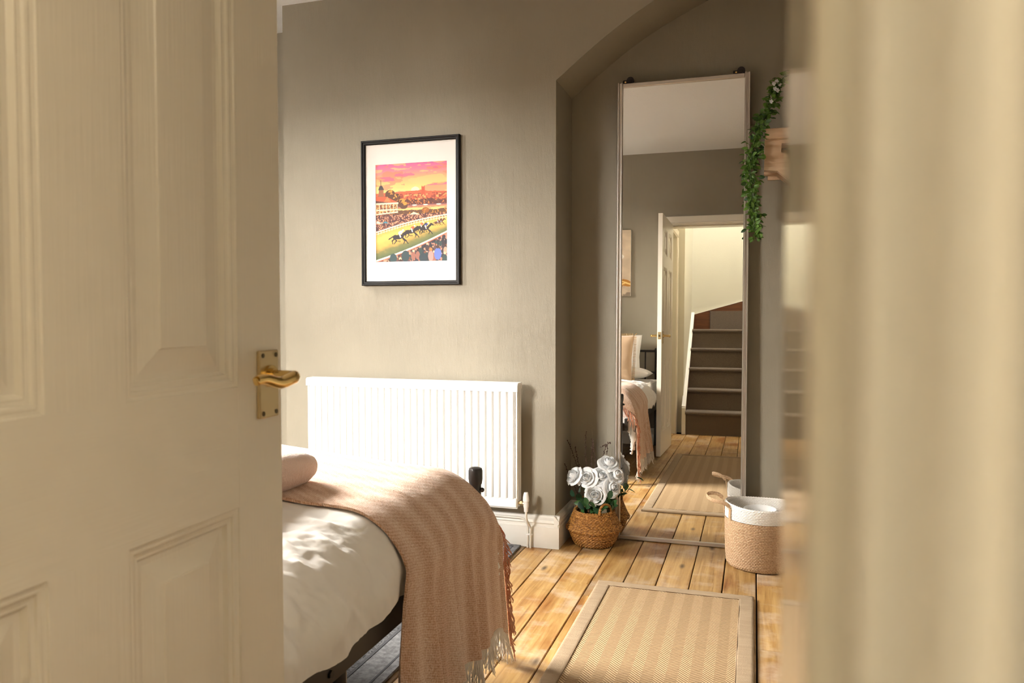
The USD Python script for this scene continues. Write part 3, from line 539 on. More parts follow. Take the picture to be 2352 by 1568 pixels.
# ------------------------------------------------------------------ runner rug
def rug_mat():
    N = {'g': ('geometry', {}), 's': ('separate_xyz', {}), 'pp': ('math', {'math_type': 'pingpong', 'value2': .0345}), 'k': ('math', {'math_type': 'multiply_add', 'value2': 1.0}),
         'd': ('math', {'math_type': 'divide', 'value2': .0125}), 'fr': ('math', {'math_type': 'fraction'}), 'tri': ('math', {'math_type': 'pingpong', 'value2': .5}), 'r': ('rgb_ramp', {'ramp': [(.0, (.20, .115, .05)), (.14, (.25, .15, .07)), (.28, (.53, .375, .21)), (.5, (.63, .47, .285))]}),
         'dv': ('math', {'math_type': 'divide', 'value2': .069}), 'f2': ('math', {'math_type': 'fraction'}), 'gt': ('math', {'math_type': 'greater_than', 'value2': .5}), 'mm': ('math', {'math_type': 'multiply', 'value2': .78}), 'soft': ('mix', {'color2': (.36, .24, .125)}),
         'm': ('mapping', {'scale': (700, 500, 600)}), 'n': ('noise_texture', {'scale': 1.0, 'detail': 2.0}), 'rn': ('rgb_ramp', {'ramp': [(.3, (.78, .76, .72)), (.7, (1.12, 1.10, 1.06))]}), 'mu': ('mix', {'mix_type': 'multiply', 'fac': 1.0}),
         'b': ('bump', {'strength': .8, 'distance': .003}), 'p': ('principled_bsdf', {'roughness': .85})}
    L = [('g.position', 's.vector'), ('s.x', 'pp.value1'), ('pp.value', 'k.value1'), ('s.y', 'k.value3'), ('k.value', 'd.value1'), ('d.value', 'fr.value1'), ('fr.value', 'tri.value1'), ('tri.value', 'r.fac'),
         ('s.x', 'dv.value1'), ('dv.value', 'f2.value1'), ('f2.value', 'gt.value1'), ('gt.value', 'mm.value1'), ('mm.value', 'soft.fac'), ('r.color', 'soft.color1'),
         ('g.position', 'm.vector'), ('m.vector', 'n.vector'), ('n.fac', 'rn.fac'), ('soft.color', 'mu.color1'), ('rn.color', 'mu.color2'), ('mu.color', 'p.base_color'), ('tri.value', 'b.height'), ('b.normal', 'p.normal')]
    return usdkit.material(stage, '/World/Looks/sisal_herringbone', N, L, surface='p.BSDF')
M_rug = rug_mat()
M_tape = pm('rug_tape', (.40, .295, .185), .9, col2=(.34, .245, .15), nscale=(9, 60, 9), bump=((500, 240, 300), .5, .003))
M_stitch = pm('rug_stitch', (.22, .14, .075), .9)
UX0, UX1, UY0, UY1, UT, UB = -.592, .0105, .842, 3.022, .013, .056
rg = thing('runner_rug', 'beige herringbone sisal runner with tan cloth border on the floorboards', 'rug', ((UX0 + UX1) / 2, (UY0 + UY1) / 2, 0))
obj('field', box(UX0 + UB - .004, UY0 + UB - .004, .001, UX1 - UB + .004, UY1 - UB + .004, UT - .002), M_rug, rg)
def tape(a, b, inn):
    a, b, inn = map(lambda q: np.array(q, float), (a, b, inn)); d = (b - a) / np.linalg.norm(b - a); V = []; n = 40
    pr = [(0, .0012), (.0, UT * .6), (.004, UT), (.012, UT + .0012), (UB - .010, UT + .0010), (UB - .003, UT), (UB, UT - .003), (UB, .0012)]; k = len(pr)
    for i in range(n + 1):
        t = i / n
        for w, z in pr:
            p = (a + d * w + inn * w) * (1 - t) + (b - d * w + inn * w) * t; zz = z
            if z > .009: zz += .0010 * (meshkit.noise(np.array([p[0] * 30, p[1] * 30, 1.0]), 3) - .5) + .0007 * math.sin((p @ d) * 95 + w * 30)
            V.append((p[0], p[1], zz))
    F = [[i * k + j, i * k + (j + 1) % k, (i + 1) * k + (j + 1) % k] for i in range(n) for j in range(k)] + [[i * k + j, (i + 1) * k + (j + 1) % k, (i + 1) * k + j] for i in range(n) for j in range(k)]
    F += [[0, j + 1, j] for j in range(1, k - 1)] + [[n * k, n * k + j, n * k + j + 1] for j in range(1, k - 1)]
    m = trimesh.Trimesh(V, F, process=False); m.fix_normals(); return m
c4 = [(UX0, UY0), (UX1, UY0), (UX1, UY1), (UX0, UY1)]
for i, inn in enumerate([(0, 1), (-1, 0), (0, -1), (1, 0)]): obj('border', tape(c4[i], c4[(i + 1) % 4], inn), M_tape, rg, smooth=40)
e = UB - .0035
obj('stitching', [box(UX0 + e, UY0 + e, UT - .002, UX0 + e + .0016, UY1 - e, UT + .0008), box(UX1 - e - .0016, UY0 + e, UT - .002, UX1 - e, UY1 - e, UT + .0008), box(UX0 + e, UY0 + e, UT - .002, UX1 - e, UY0 + e + .0016, UT + .0008), box(UX0 + e, UY1 - e - .0016, UT - .002, UX1 - e, UY1 - e, UT + .0008)], M_stitch, rg)

# ------------------------------------------------------------------ grey rug under the bed
def grey_rug_mat():
    N = {'g': ('geometry', {}), 'm': ('mapping', {'scale': (28, 28, 28)}), 'n': ('noise_texture', {'scale': 1.0, 'detail': 3.0, 'distortion': 2.2}), 'r': ('rgb_ramp', {'ramp': [(.40, (.03, .03, .031)), (.47, (.10, .10, .103)), (.52, (.14, .14, .144)), (.58, (.04, .04, .041)), (.7, (.08, .08, .083))]}),
         'mb': ('mapping', {'scale': (400, 400, 400)}), 'nb': ('noise_texture', {'scale': 1.0}), 'b': ('bump', {'strength': .8, 'distance': .004}), 'p': ('principled_bsdf', {'roughness': .95})}
    return usdkit.material(stage, '/World/Looks/grey_rug', N, [('g.position', 'm.vector'), ('m.vector', 'n.vector'), ('n.fac', 'r.fac'), ('r.color', 'p.base_color'), ('g.position', 'mb.vector'), ('mb.vector', 'nb.vector'), ('nb.fac', 'b.height'), ('b.normal', 'p.normal')], surface='p.BSDF')
M_grug = grey_rug_mat(); M_gline = pm('grey_rug_line', (.045, .045, .05), .95); M_gedge = pm('grey_rug_edge', (.18, .18, .183), .95, col2=(.09, .09, .092), nscale=(60, 60, 60))
GX0, GX1, GY0, GY1 = -2.35, -1.027, 1.02, 3.385
gr = thing('patterned_rug', 'grey floral rug with dark border lines lying under the bed', 'rug', ((GX0 + GX1) / 2, (GY0 + GY1) / 2, 0))
obj('pile', box(GX0 + .12, GY0 + .12, .0008, GX1 - .12, GY1 - .12, .0105), M_grug, gr)
for a in (box(GX0, GY0, .0008, GX1, GY0 + .11, .010, .003), box(GX0, GY1 - .11, .0008, GX1, GY1, .010, .003), box(GX0, GY0 + .11, .0008, GX0 + .11, GY1 - .11, .010), box(GX1 - .11, GY0 + .11, .0008, GX1, GY1 - .11, .010)): obj('border', a, M_gedge, gr)
def ring(d, w, z): return [box(GX0 + d, GY0 + d, .001, GX0 + d + w, GY1 - d, z), box(GX1 - d - w, GY0 + d, .001, GX1 - d, GY1 - d, z), box(GX0 + d, GY0 + d, .001, GX1 - d, GY0 + d + w, z), box(GX0 + d, GY1 - d - w, .001, GX1 - d, GY1 - d, z)]
obj('border_line', ring(.110, .010, .0112) + ring(.028, .007, .0108), M_gline, gr)

# ------------------------------------------------------------------ bed
BX0, BX1, BY0, BY1 = -2.13, -.795, .36, 2.215
M_matt = pm('mattress_cover', (.72, .68, .62), .9)
M_rail = pm('bed_rail', (.030, .025, .020), .42)
bd = thing('bed', 'black metal bed with tall headboard standing on the grey rug', 'bed', ((BX0 + BX1) / 2, (BY0 + BY1) / 2, 0))
obj('mattress', box(BX0 + .02, BY0 + .02, .432, BX1 - .03, BY1 - .06, .575, .05), M_matt, bd)
for x in (BX0, BX1 - .022): obj('side_rail', box(x, BY0, .348, x + .022, BY1, .430, .003), M_rail, bd)
obj('end_rail', box(BX0 + .022, BY1 - .02, .348, BX1 - .022, BY1, .400, .003), M_rail, bd); obj('end_rail', box(BX0 + .022, BY0, .348, BX1 - .022, BY0 + .02, .400, .003), M_rail, bd)
for k in range(9):
    y = BY0 + .15 + k * .2; obj('slat', box(BX0 + .02, y, .385, BX1 - .02, y + .05, .399), M_rail, bd)
for x in (BX0 + .012, -.838):
    obj('foot_post', lathe([(0, .012), (.018, .012), (.018, .545), (.0205, .55), (.0225, .565), (.0225, .590), (.020, .598), (.012, .601), (0, .602)], 24, (x, 2.262, 0)), M_blackmetal, bd, smooth=30)
    obj('post_bolt', mv(trimesh.creation.icosphere(2, .0075), None, (x + .022, 2.262, .53)), M_blackmetal, bd, smooth=True)
    obj('post_bracket', box(x - .012, BY1 - .004, .352, x + .012, 2.250, .398), M_blackmetal, bd)
for y in (1.40,): obj('leg', lathe([(0, .012), (.02, .012), (.02, .35), (0, .35)], 20, (BX1 - .035, y, 0)), M_blackmetal, bd, smooth=30)
obj('rail_bolt', mv(trimesh.creation.cylinder(.0085, .006, sections=6), rot([0, 1, 0], PI / 2), (BX1 + .002, 1.315, .372)), M_blackmetal, bd)
for x in (BX0 + .012, -.825): obj('headboard_post', lathe([(0, 0), (.016, 0), (.016, .875), (.012, .882), (0, .883)], 20, (x, BY0 - .032, 0)), M_blackmetal, bd, smooth=30)
for z in (.855, .660): obj('headboard_rail', box(BX0 + .012, BY0 - .040, z - .010, -.825, BY0 - .024, z + .010, .003), M_blackmetal, bd)
for k in range(9): obj('headboard_bar', box(-.925 - k * .135 - .006, BY0 - .038, .42, -.925 - k * .135 + .006, BY0 - .026, .852, .002), M_blackmetal, bd)
for x in (BX0 + .012, -.825): obj('headboard_bracket', box(x - .01, BY0 - .03, .36, x + .01, BY0 + .01, .395), M_blackmetal, bd)

def fold(a, ae, r):
    d = np.asarray(a, float) - ae; th = np.clip(d / r, 0, PI / 2)
    h = np.where(d < 0, np.asarray(a, float), ae + r * np.sin(th)); drop = r * (1 - np.cos(th)) + np.maximum(0, d - r * PI / 2); return h, drop
fbm = lambda P, sd=0, o=4: meshkit.fbm(P, o, sd)
def duvet_surface(a, b, lift=0.0, wr=1.0):
    """cloth coordinate a across (towards the doorway), b along; returns points"""
    x, dx = fold(a, -.905, .155); xl, dl = fold(-a, 2.03, .14); x = np.where(a < -2.03, -xl, x)
    y, dy = fold(b, 2.045, .145)
    s = np.clip((a + .98) / .5, 0, 1); hang = np.clip(dx / .2, 0, 1)
    z = .622 - dx - dl - dy
    z = z + .048 * np.exp(-((a + 1.55) / .42) ** 2) * np.clip(1 - dy / .1, 0, 1)
    P = np.stack([a * 3.2, b * 3.2, np.zeros_like(a)], -1); big = fbm(P, 3) - .5; Q = np.stack([a * 5 , b * 15 + 1.5 * a, np.ones_like(a)], -1); fine = fbm(Q, 9) - .5
    R_ = np.stack([a * 1.6, b * 11 + 2.5 * np.sin(a * 4), np.full_like(a, 4.2)], -1); pleat = np.abs(fbm(R_, 14, 3) - .5) * 2; Qw = np.stack([a * 6 + .9 * fbm(np.stack([a * 4, b * 4, a * 0 + 5.0], -1), 51), b * 13 + 3.2 * fbm(np.stack([a * 3, b * 5, a * 0 + 9.0], -1), 52), np.full_like(a, 2.6)], -1); fine = fbm(Qw, 9, 5) - .5; fade = np.exp(-((dx - .05) / .09) ** 2) + .28
    wb = 1 - .8 * np.clip((b - 1.42) / .16, 0, 1)
    z = z + wr * wb * (.020 * big * (1 - hang) + .075 * fine * np.exp(-((a + .90) / .17) ** 2) + .012 * (np.abs(fbm(np.stack([a * 9 + 3 * b, b * 22 - 4 * a, a * 0 + 7.0], -1), 41) - .5) - .12) * np.clip((a + 1.35) * 3, 0, 1)) - lift * 0
    z = np.maximum(z, .035); nx = np.clip(dx / .12, 0, 1)
    x = x + wr * nx * (.095 * fine * fade + .022 * big - .016 * pleat + .012 * np.sin(hang * PI))
    x = x - (.016 * np.clip((b - 1.52) / .12, 0, 1) * nx if lift == 0 else 0)
    nb = np.clip(dy / .12, 0, 1); y = y - (.014 * nb if lift == 0 else 0); y = y + wr * nb * .02 * fine
    return np.stack([x + lift * nx, y + lift * nb, z + lift * (1 - np.maximum(nx, nb)) ], -1)
M_duvet = pm('white_cotton', (.84, .81, .765), .85, bump=((240, 240, 240), .15, .001), sheen_weight=.1)
A, B = np.meshgrid(np.concatenate([np.linspace(-2.62, -1.2, 60), np.linspace(-1.19, -.625, 110)]), np.concatenate([np.linspace(1.06, 2.225, 170), np.linspace(2.235, 2.37, 16)]), indexing='ij')
HEM = .040 * (fbm(np.stack([B * 3, B * 0, B * 0 + 2.0], -1), 21) - .5) + .012 * np.sin(B * 31) * np.clip((1.9 - B), 0, 1)
T = np.clip((A + .85) / .265, 0, 1); D = duvet_surface(A + T * HEM, B); 
obj_d = obj('duvet', thick(D, .022), M_duvet, '/World', smooth=60, label='rumpled white duvet hanging over the side of the bed', cat='duvet')

# throw blanket
def throw_mat():
    N = {'g': ('geometry', {}), 's': ('separate_xyz', {}), 'yz': ('math', {'math_type': 'add'}), 'ym': ('math', {'math_type': 'subtract'}), 'w1': ('math', {'math_type': 'multiply', 'value2': 620.0}), 'w2': ('math', {'math_type': 'multiply', 'value2': 430.0}), 's1': ('math', {'math_type': 'sine'}), 's2': ('math', {'math_type': 'sine'}), 'mu': ('math', {'math_type': 'multiply'}),
         'xy': ('math', {'math_type': 'add'}),
         'by': ('math', {'math_type': 'multiply', 'value2': 71.0}), 'bs': ('math', {'math_type': 'sine'}), 'bm': ('math', {'math_type': 'multiply_add', 'value2': .07}), 'mr': ('map_range', {'from_min': -.6, 'from_max': .7, 'to_min': 0.0, 'to_max': 1.0, 'clamp': True}), 'n': ('noise_texture', {'scale': 1.0, 'detail': 3.0, 'roughness': .7}), 'm': ('mapping', {'scale': (210, 210, 210)}),
         'md': ('math', {'math_type': 'multiply_add', 'value2': .16}), 'r': ('rgb_ramp', {'ramp': [(.18, (.37, .17, .075)), (.42, (.63, .40, .265)), (.68, (.82, .66, .545))]}), 'sub': ('math', {'math_type': 'multiply', 'value2': .78}), 'b': ('bump', {'strength': .9, 'distance': .004}), 'p': ('principled_bsdf', {'roughness': .95, 'sheen_weight': .35, 'sheen_roughness': .5, 'sheen_tint': (1, .9, .85)})}
    L = [('g.position', 's.vector'), ('s.x', 'xy.value1'), ('s.y', 'xy.value2'), ('xy.value', 'yz.value1'), ('s.z', 'yz.value2'), ('xy.value', 'ym.value1'), ('s.z', 'ym.value2'), ('yz.value', 'w1.value1'), ('ym.value', 'w2.value1'), ('w1.value', 's1.value1'), ('w2.value', 's2.value1'), ('s1.value', 'mu.value1'), ('s2.value', 'mu.value2'),
         ('g.position', 'm.vector'), ('m.vector', 'n.vector'), ('mu.value', 'mr.value'), ('mr.result', 'md.value1'), ('n.fac', 'sub.value1'), ('s.y', 'by.value1'), ('by.value', 'bs.value1'), ('bs.value', 'bm.value1'), ('md.value', 'bm.value3'), ('sub.value', 'md.value3'), ('bm.value', 'r.fac'), ('r.color', 'p.base_color'), ('md.value', 'b.height'), ('b.normal', 'p.normal')]
    return usdkit.material(stage, '/World/Looks/woven_throw', N, L, surface='p.BSDF')
M_throw = throw_mat()
M_tassel = pm('cream_tassels', (.72, .64, .55), .95); M_tasselo = pm('rust_tassels', (.50, .17, .075), .95, col2=(.62, .33, .22), nscale=(60, 60, 40))
thr = thing('throw_blanket', 'pinkish tan woven throw with cream and rust fringes draped across the foot of the bed', 'throw', (-.9, 1.9, .6))
def throw_surface(a, b):
    P = duvet_surface(np.minimum(a, -.62), b, .012, .55)
    over = np.maximum(0, a + .62); drop = np.clip(.62 - P[..., 2], 0, .6) + over
    P[..., 2] -= over
    hz = np.clip((drop - .12) / .35, 0, 1)
    t = (b - 1.56) / .66
    wav = np.sin(b * 2 * PI / .118 + 1.1 * np.sin(b * 9) + .8) + .6 * np.sin(b * 2 * PI / .067 + 2.0)
    P[..., 0] += hz * (.021 * wav * (.7 + .6 * np.sin(b * 5)) + .006) + np.clip(drop - .15, 0, 1) * .035
    P[..., 1] += np.clip(drop - .1, 0, 1) * (.11 * t - .03) + .004 * np.sin(drop * 14) * (1 - t)
    P[..., 2] += .004 * (fbm(np.stack([a * 14, b * 14, a * 0], -1), 33) - .5)
    return P
aa = np.concatenate([np.linspace(-2.1, -1.2, 46), np.linspace(-1.185, -.27, 150)]); bb = np.linspace(1.565, 2.225, 150)
A, B = np.meshgrid(aa, bb, indexing='ij'); L_ = -.338 - .04 * np.clip((B - 2.05) / .17, 0, 1) + .006 * np.sin(B * 23); Ta = np.clip((A + .62) / .35, 0, 1); TS = throw_surface(A + Ta * (L_ + .27), B)
obj('blanket', thick(TS, .007), M_throw, thr, smooth=60)
rt_ = np.random.default_rng(11)
tas = []
hem = TS[-1]
for i in range(0, 300):
    p = hem[i // 2] * (1 - .5 * (i % 2)) + hem[min(149, i // 2 + 1)] * .5 * (i % 2); l = rt_.uniform(.06, .085); k = 5; jx, jy = rt_.normal(0, .010, 2)
    tas.append(tube([p + np.array([jx * (q / k) ** 1.5, jy * (q / k) ** 1.5 , -l * q / k]) for q in range(k + 1)], np.r_[.0013, np.full(k - 1, .0016), .001], 4))
obj('cream_fringe', tas, M_tassel, thr, kind='stuff', label='cream tassels along the bottom hem')
tas = []
edge = TS[:, -1]
for i in range(92, 196, 1):
    if i > 191: continue
    p = edge[i]; l = rt_.uniform(.035, .075) * (1.0 if (i // 9) % 3 else 1.5); k = 6; f = rt_.uniform(.6, 1.3)
    q = np.linspace(0, 1, k + 1); ph = rt_.uniform(0, 6)
    pts = p + np.stack([.010 * f * np.sin(q * 5 + ph) * q + .012 * q, .006 + .020 * f * q * (1 - .3 * q), -l * q ** 1.2], 1)
    tas.append(tube(pts, np.r_[.0018, np.full(k - 1, .0020), .0012], 4))
obj('rust_fringe', tas, M_tasselo, thr, kind='stuff', label='rust tassels along the far edge')

def pillow(w, h, d, mat_seed=0, n=40, pw=2.6):
    u = np.linspace(-1, 1, n); U_, V_ = np.meshgrid(u, u, indexing='ij'); e = ((1 - np.abs(U_) ** pw) * (1 - np.abs(V_) ** pw)).clip(0) ** .55
    k = 1 - .06 * (1 - np.abs(U_)) * np.abs(V_) ** 6; k2 = 1 - .06 * (1 - np.abs(V_)) * np.abs(U_) ** 6
    nz = (fbm(np.stack([U_ * 3, V_ * 3, U_ * 0 + mat_seed], -1), mat_seed) - .5) * .22
    top = np.stack([U_ * w / 2 * k2, V_ * h / 2 * k, d / 2 * e * (1 + nz)], -1); bot = top * np.array([1, 1, -1.0])
    a, b = gridmesh(top), gridmesh(bot); b.faces = b.faces[:, ::-1]; m = trimesh.util.concatenate([a, b]); m.merge_vertices(); return m
def frame_R(xv, yv):
    xv = np.array(xv, float) / np.linalg.norm(xv); zv = np.cross(xv, yv); zv /= np.linalg.norm(zv); return np.c_[xv, np.cross(zv, xv), zv]
M_beige = pm('beige_velvet', (.52, .36, .22), .9, sheen_weight=.3, bump=((300, 300, 300), .3, .002)); M_pink = pm('pink_fleece', (.72, .52, .42), .95, sheen_weight=.5, bump=((160, 160, 160), .9, .005)); M_trim = pm('gold_fringe', (.45, .27, .10), .9)
# bolster at the foot end
pts = np.array([(-1.135, 1.28, .692), (-1.135, 1.32, .692), (-1.127, 1.5, .692), (-1.119, 1.64, .691), (-1.114, 1.71, .689), (-1.112, 1.742, .687), (-1.111, 1.750, .686)]); q = np.linspace(0, 1, 30); C = np.stack([np.interp(q, np.linspace(0, 1, 7), pts[:, k]) for k in range(3)], 1); rr = np.interp(q, np.linspace(0, 1, 7), [.038, .046, .047, .0465, .041, .029, .010])
m = tube(C, rr, 28); m.vertices += .003 * (fbm(m.vertices * 60, 5, 3)[:, None] - .5)
bo = obj('bolster_cushion', m, M_pink, '/World', smooth=True, label='small pink fleece bolster lying on the throw, cut off by the door', cat='cushion')
cu = thing('fringed_cushion', 'beige square cushion with gold fringe leaning on the pillows, seen in the mirror', 'cushion', (-1.17, .78, .63))
Rc = frame_R((1, 0, 0), (0, -.30, 1)); cc = np.array([-1.165, .955, .80]); pl_ = pillow(.44, .40, .15, 2)
obj('cushion_body', mv(pl_, Rc, cc), M_beige, cu, smooth=True)
fr = []
th = np.linspace(0, 1, 60, endpoint=False)
per = [(-1 + 2 * t * 1, -1) for t in np.linspace(0, 1, 40)] + [(1, -1 + 2 * t) for t in np.linspace(0, 1, 40)] + [(1 - 2 * t, 1) for t in np.linspace(0, 1, 40)] + [(-1, 1 - 2 * t) for t in np.linspace(0, 1, 40)]
for (a, b) in per:
    p = np.array([a * .218, b * .198, 0]); o_ = np.array([a if abs(a) > .98 else 0, b if abs(b) > .98 else 0, 0]); fr.append(tube([cc + Rc @ p, cc + Rc @ (p + o_ * .022 + np.array([0, 0, rt_.normal(0, .004)]))], [.003, .002], 4))
obj('fringe', fr, M_trim, cu, kind='stuff')
Rp = frame_R((1, 0, 0), (0, -.25, 1)); obj('square_pillow', mv(pillow(.60, .40, .13, 4), Rp, (-1.245, .46, .805)), M_duvet, '/World', smooth=True, label='white pillow standing upright behind the beige cushion', cat='pillow')
Rl = frame_R((1, 0.02, .0), (0, 1, .03)); obj('bed_pillow', mv(pillow(.66, .30, .12, 6), Rl, (-1.155, .70, .668)), M_duvet, '/World', smooth=True, label='white pillow lying flat against the headboard', cat='pillow')
obj('fitted_sheet', [box(BX0 + .021, BY0 + .012, .5755, BX1 - .012, 1.12, .600, .010), box(BX1 - .0295, BY0 + .012, .45, BX1 - .012, 1.12, .590, .006)], M_duvet, '/World', smooth=30, label='white fitted sheet at the head of the bed', cat='sheet')

# canvas on the doorway wall (seen in the mirror)
def paint_canvas(W=90, H=150):
    u, v = np.meshgrid(np.linspace(0, 1, W), np.linspace(0, 1, H)); fb = lambda a, b, s: meshkit.fbm(np.stack([u * a, v * b, u * 0 + s], -1), 4, s)
    col = s3(206, 186, 160) + (fb(4, 6, 2) - .5)[..., None] * np.array([.5, .42, .3]); col = np.clip(col, .05, 1)
    def put(m, c, a=1.0): col[:] = col * (1 - (m * a)[..., None]) + s3(*c) * (m * a)[..., None]
    ang = np.arctan2((v - .36) * 1.0, u - .45); r = np.hypot(u - .45, (v - .36)); pet = r < .42 * (.72 + .28 * np.abs(np.sin(ang * 3 + 1)) + .08 * np.sin(ang * 17))
    put(pet, (244, 238, 226)); put(pet & (np.abs(np.sin(ang * 3 + 1)) < .18), (206, 190, 168)); put(pet & (fb(9, 14, 7) > .58), (222, 206, 184))
    for cx, cy, a in ((.93, .80, .3), (.80, .84, -.3), (.6, .88, .1), (.3, .85, .2)):
        x, y = u - cx, v - cy; x, y = x * math.cos(a) + y * math.sin(a), -x * math.sin(a) + y * math.cos(a); leaf = (np.abs(y) < .05 * (1 - (x / .13) ** 2)); put(leaf, (176, 118, 40)); put(leaf & (np.abs(y) < .012), (240, 206, 130))
    put((v > .94) & (fb(6, 6, 5) > .5), (90, 80, 70), .6); return col
cv = thing('flower_canvas', 'canvas of a white flower with gold leaves above the bed, seen in the mirror', 'picture', (-1.37, YF, 1.356))
obj('canvas_block', box(-1.669, YF + .001, 1.356, -1.069, YF + .032, 1.961, .002), M_mount, cv)
cl = paint_canvas(); X, Z = np.meshgrid(np.linspace(-1.669, -1.069, cl.shape[1]), np.linspace(1.961, 1.356, cl.shape[0])); m = gridmesh(np.stack([X, np.full_like(X, YF + .0325), Z], -1)); m.faces = m.faces[:, ::-1]; obj('painting', m, M_canvas, cv, colors=cl.reshape(-1, 3))
# ------------------------------------------------------------------ seagrass belly basket with white roses
def weave_mat(name, lo, mid, hi, sc, rough=.7):
    return usdkit.material(stage, '/World/Looks/' + name, {'g': ('geometry', {}), 'm': ('mapping', {'scale': sc}), 'n': ('noise_texture', {'scale': 1.0, 'detail': 3.0, 'roughness': .65}), 'r': ('rgb_ramp', {'ramp': [(.28, lo), (.5, mid), (.72, hi)]}), 'b': ('bump', {'strength': .5, 'distance': .002}), 'p': ('principled_bsdf', {'roughness': rough})},
                           [('g.position', 'm.vector'), ('m.vector', 'n.vector'), ('n.fac', 'r.fac'), ('r.color', 'p.base_color'), ('n.fac', 'b.height'), ('b.normal', 'p.normal')], surface='p.BSDF')
M_sea = weave_mat('seagrass', (.10, .034, .006), (.32, .135, .024), (.62, .33, .085), (90, 90, 170), .5)
M_jute = weave_mat('jute_rope', (.34, .21, .11), (.52, .35, .21), (.66, .49, .33), (150, 150, 260), .9)
M_cotton = weave_mat('white_cotton_rope', (.70, .66, .60), (.82, .79, .74), (.88, .86, .82), (150, 150, 260), .9)
def woven_wall(prof, c, nth, pitch, amp, nbraid, braid, sub=4, notch=None):
    """a wall of revolution built of coiled rows; prof [(r, z)] outer silhouette"""
    prof = np.array(prof, float); s = np.r_[0, np.cumsum(np.hypot(*np.diff(prof, axis=0).T))]; n = int(s[-1] / pitch) * sub + 1; q = np.linspace(0, s[-1], n)
    r, z = np.interp(q, s, prof[:, 0]), np.interp(q, s, prof[:, 1]); dr, dz = np.gradient(r), np.gradient(z); l = np.hypot(dr, dz) + 1e-9; nr, nz = dz / l, -dr / l
    th = np.linspace(0, 2 * PI, nth, endpoint=False); row = np.floor(q / pitch); ph = q / pitch - row
    T, RW = np.meshgrid(th, row, indexing='ij'); PH = np.broadcast_to(ph, T.shape)
    d = amp * (np.sin(PI * PH) ** .7 - .5) + braid * np.sin(T * nbraid + RW * PI + (PH - .5) * 3.0 * np.where(RW % 2 == 0, 1, -1)) * np.sin(PI * PH)
    Rr, Zz = r + d * nr, z + d * nz
    P = np.stack([c[0] + Rr * np.cos(T), c[1] + Rr * np.sin(T), c[2] + Zz], -1)
    return gridmesh(P, closed_u=True)
SB = np.array([-.7125, 3.534, 0.0])
sb = thing('seagrass_basket', 'orange-brown seagrass belly basket at the foot of the mirror', 'basket', tuple(SB))
obj('basket_body', woven_wall([(.0, .002), (.070, .002), (.092, .008), (.104, .030), (.113, .055), (.119, .072), (.129, .078), (.131, .084), (.127, .090), (.118, .104), (.108, .128), (.098, .150), (.094, .163), (.090, .166), (.086, .160), (.098, .128), (.116, .088), (.112, .06), (.096, .02), (.0, .012)], SB, 240, .0068, .0030, 42, .0032), M_sea, sb, smooth=60)
def rope(pts, r, n=10, flat=None, twist=60, amp=.12):
    P = np.array(pts, float); s = np.r_[0, np.cumsum(np.linalg.norm(np.diff(P, axis=0), axis=1))]; m = tube(P, [r * (1 + amp * math.sin(twist * x / r * .12)) for x in s], n); return m
for a0 in (-.75, 2.45):
    w = .36; p0, p1 = [SB + np.array([.094 * math.cos(a0 + q), .094 * math.sin(a0 + q), .155]) for q in (-w, w)]
    rm = SB + np.array([.088 * math.cos(a0), .088 * math.sin(a0), .212]); obj('basket_handle', rope(bez([p0, p0 + [0, 0, .05], rm - (p1 - p0) * .30, rm + (p1 - p0) * .30, p1 + [0, 0, .05], p1], 40), .0058), M_sea, sb, smooth=True)
M_petal = usdkit.material(stage, '/World/Looks/rose_petal', {'p': ('principled_bsdf', {'base_color': (.86, .87, .88), 'roughness': .55}), 't': ('translucent_bsdf', {'color': (.8, .82, .80)}), 'm': ('mix_closure', {'fac': .18})}, [('p.BSDF', 'm.closure1'), ('t.BSDF', 'm.closure2')], surface='m.closure')
def leaf_mat(name, a, b):
    return usdkit.material(stage, '/World/Looks/' + name, {'o': ('object_info', {}), 'r': ('rgb_ramp', {'ramp': [(0, a), (1, b)]}), 'p': ('principled_bsdf', {'roughness': .42}), 't': ('translucent_bsdf', {}), 'm': ('mix_closure', {'fac': .2})}, [('o.random', 'r.fac'), ('r.color', 'p.base_color'), ('r.color', 't.color'), ('p.BSDF', 'm.closure1'), ('t.BSDF', 'm.closure2')], surface='m.closure')
M_rleaf = leaf_mat('rose_leaf', (.012, .040, .022), (.045, .13, .030)); M_gleaf = leaf_mat('garland_leaf', (.012, .050, .007), (.15, .30, .04)); M_stem = pm('green_stem', (.04, .08, .02), .6); M_twig = pm('dark_twig', (.055, .022, .014), .7)
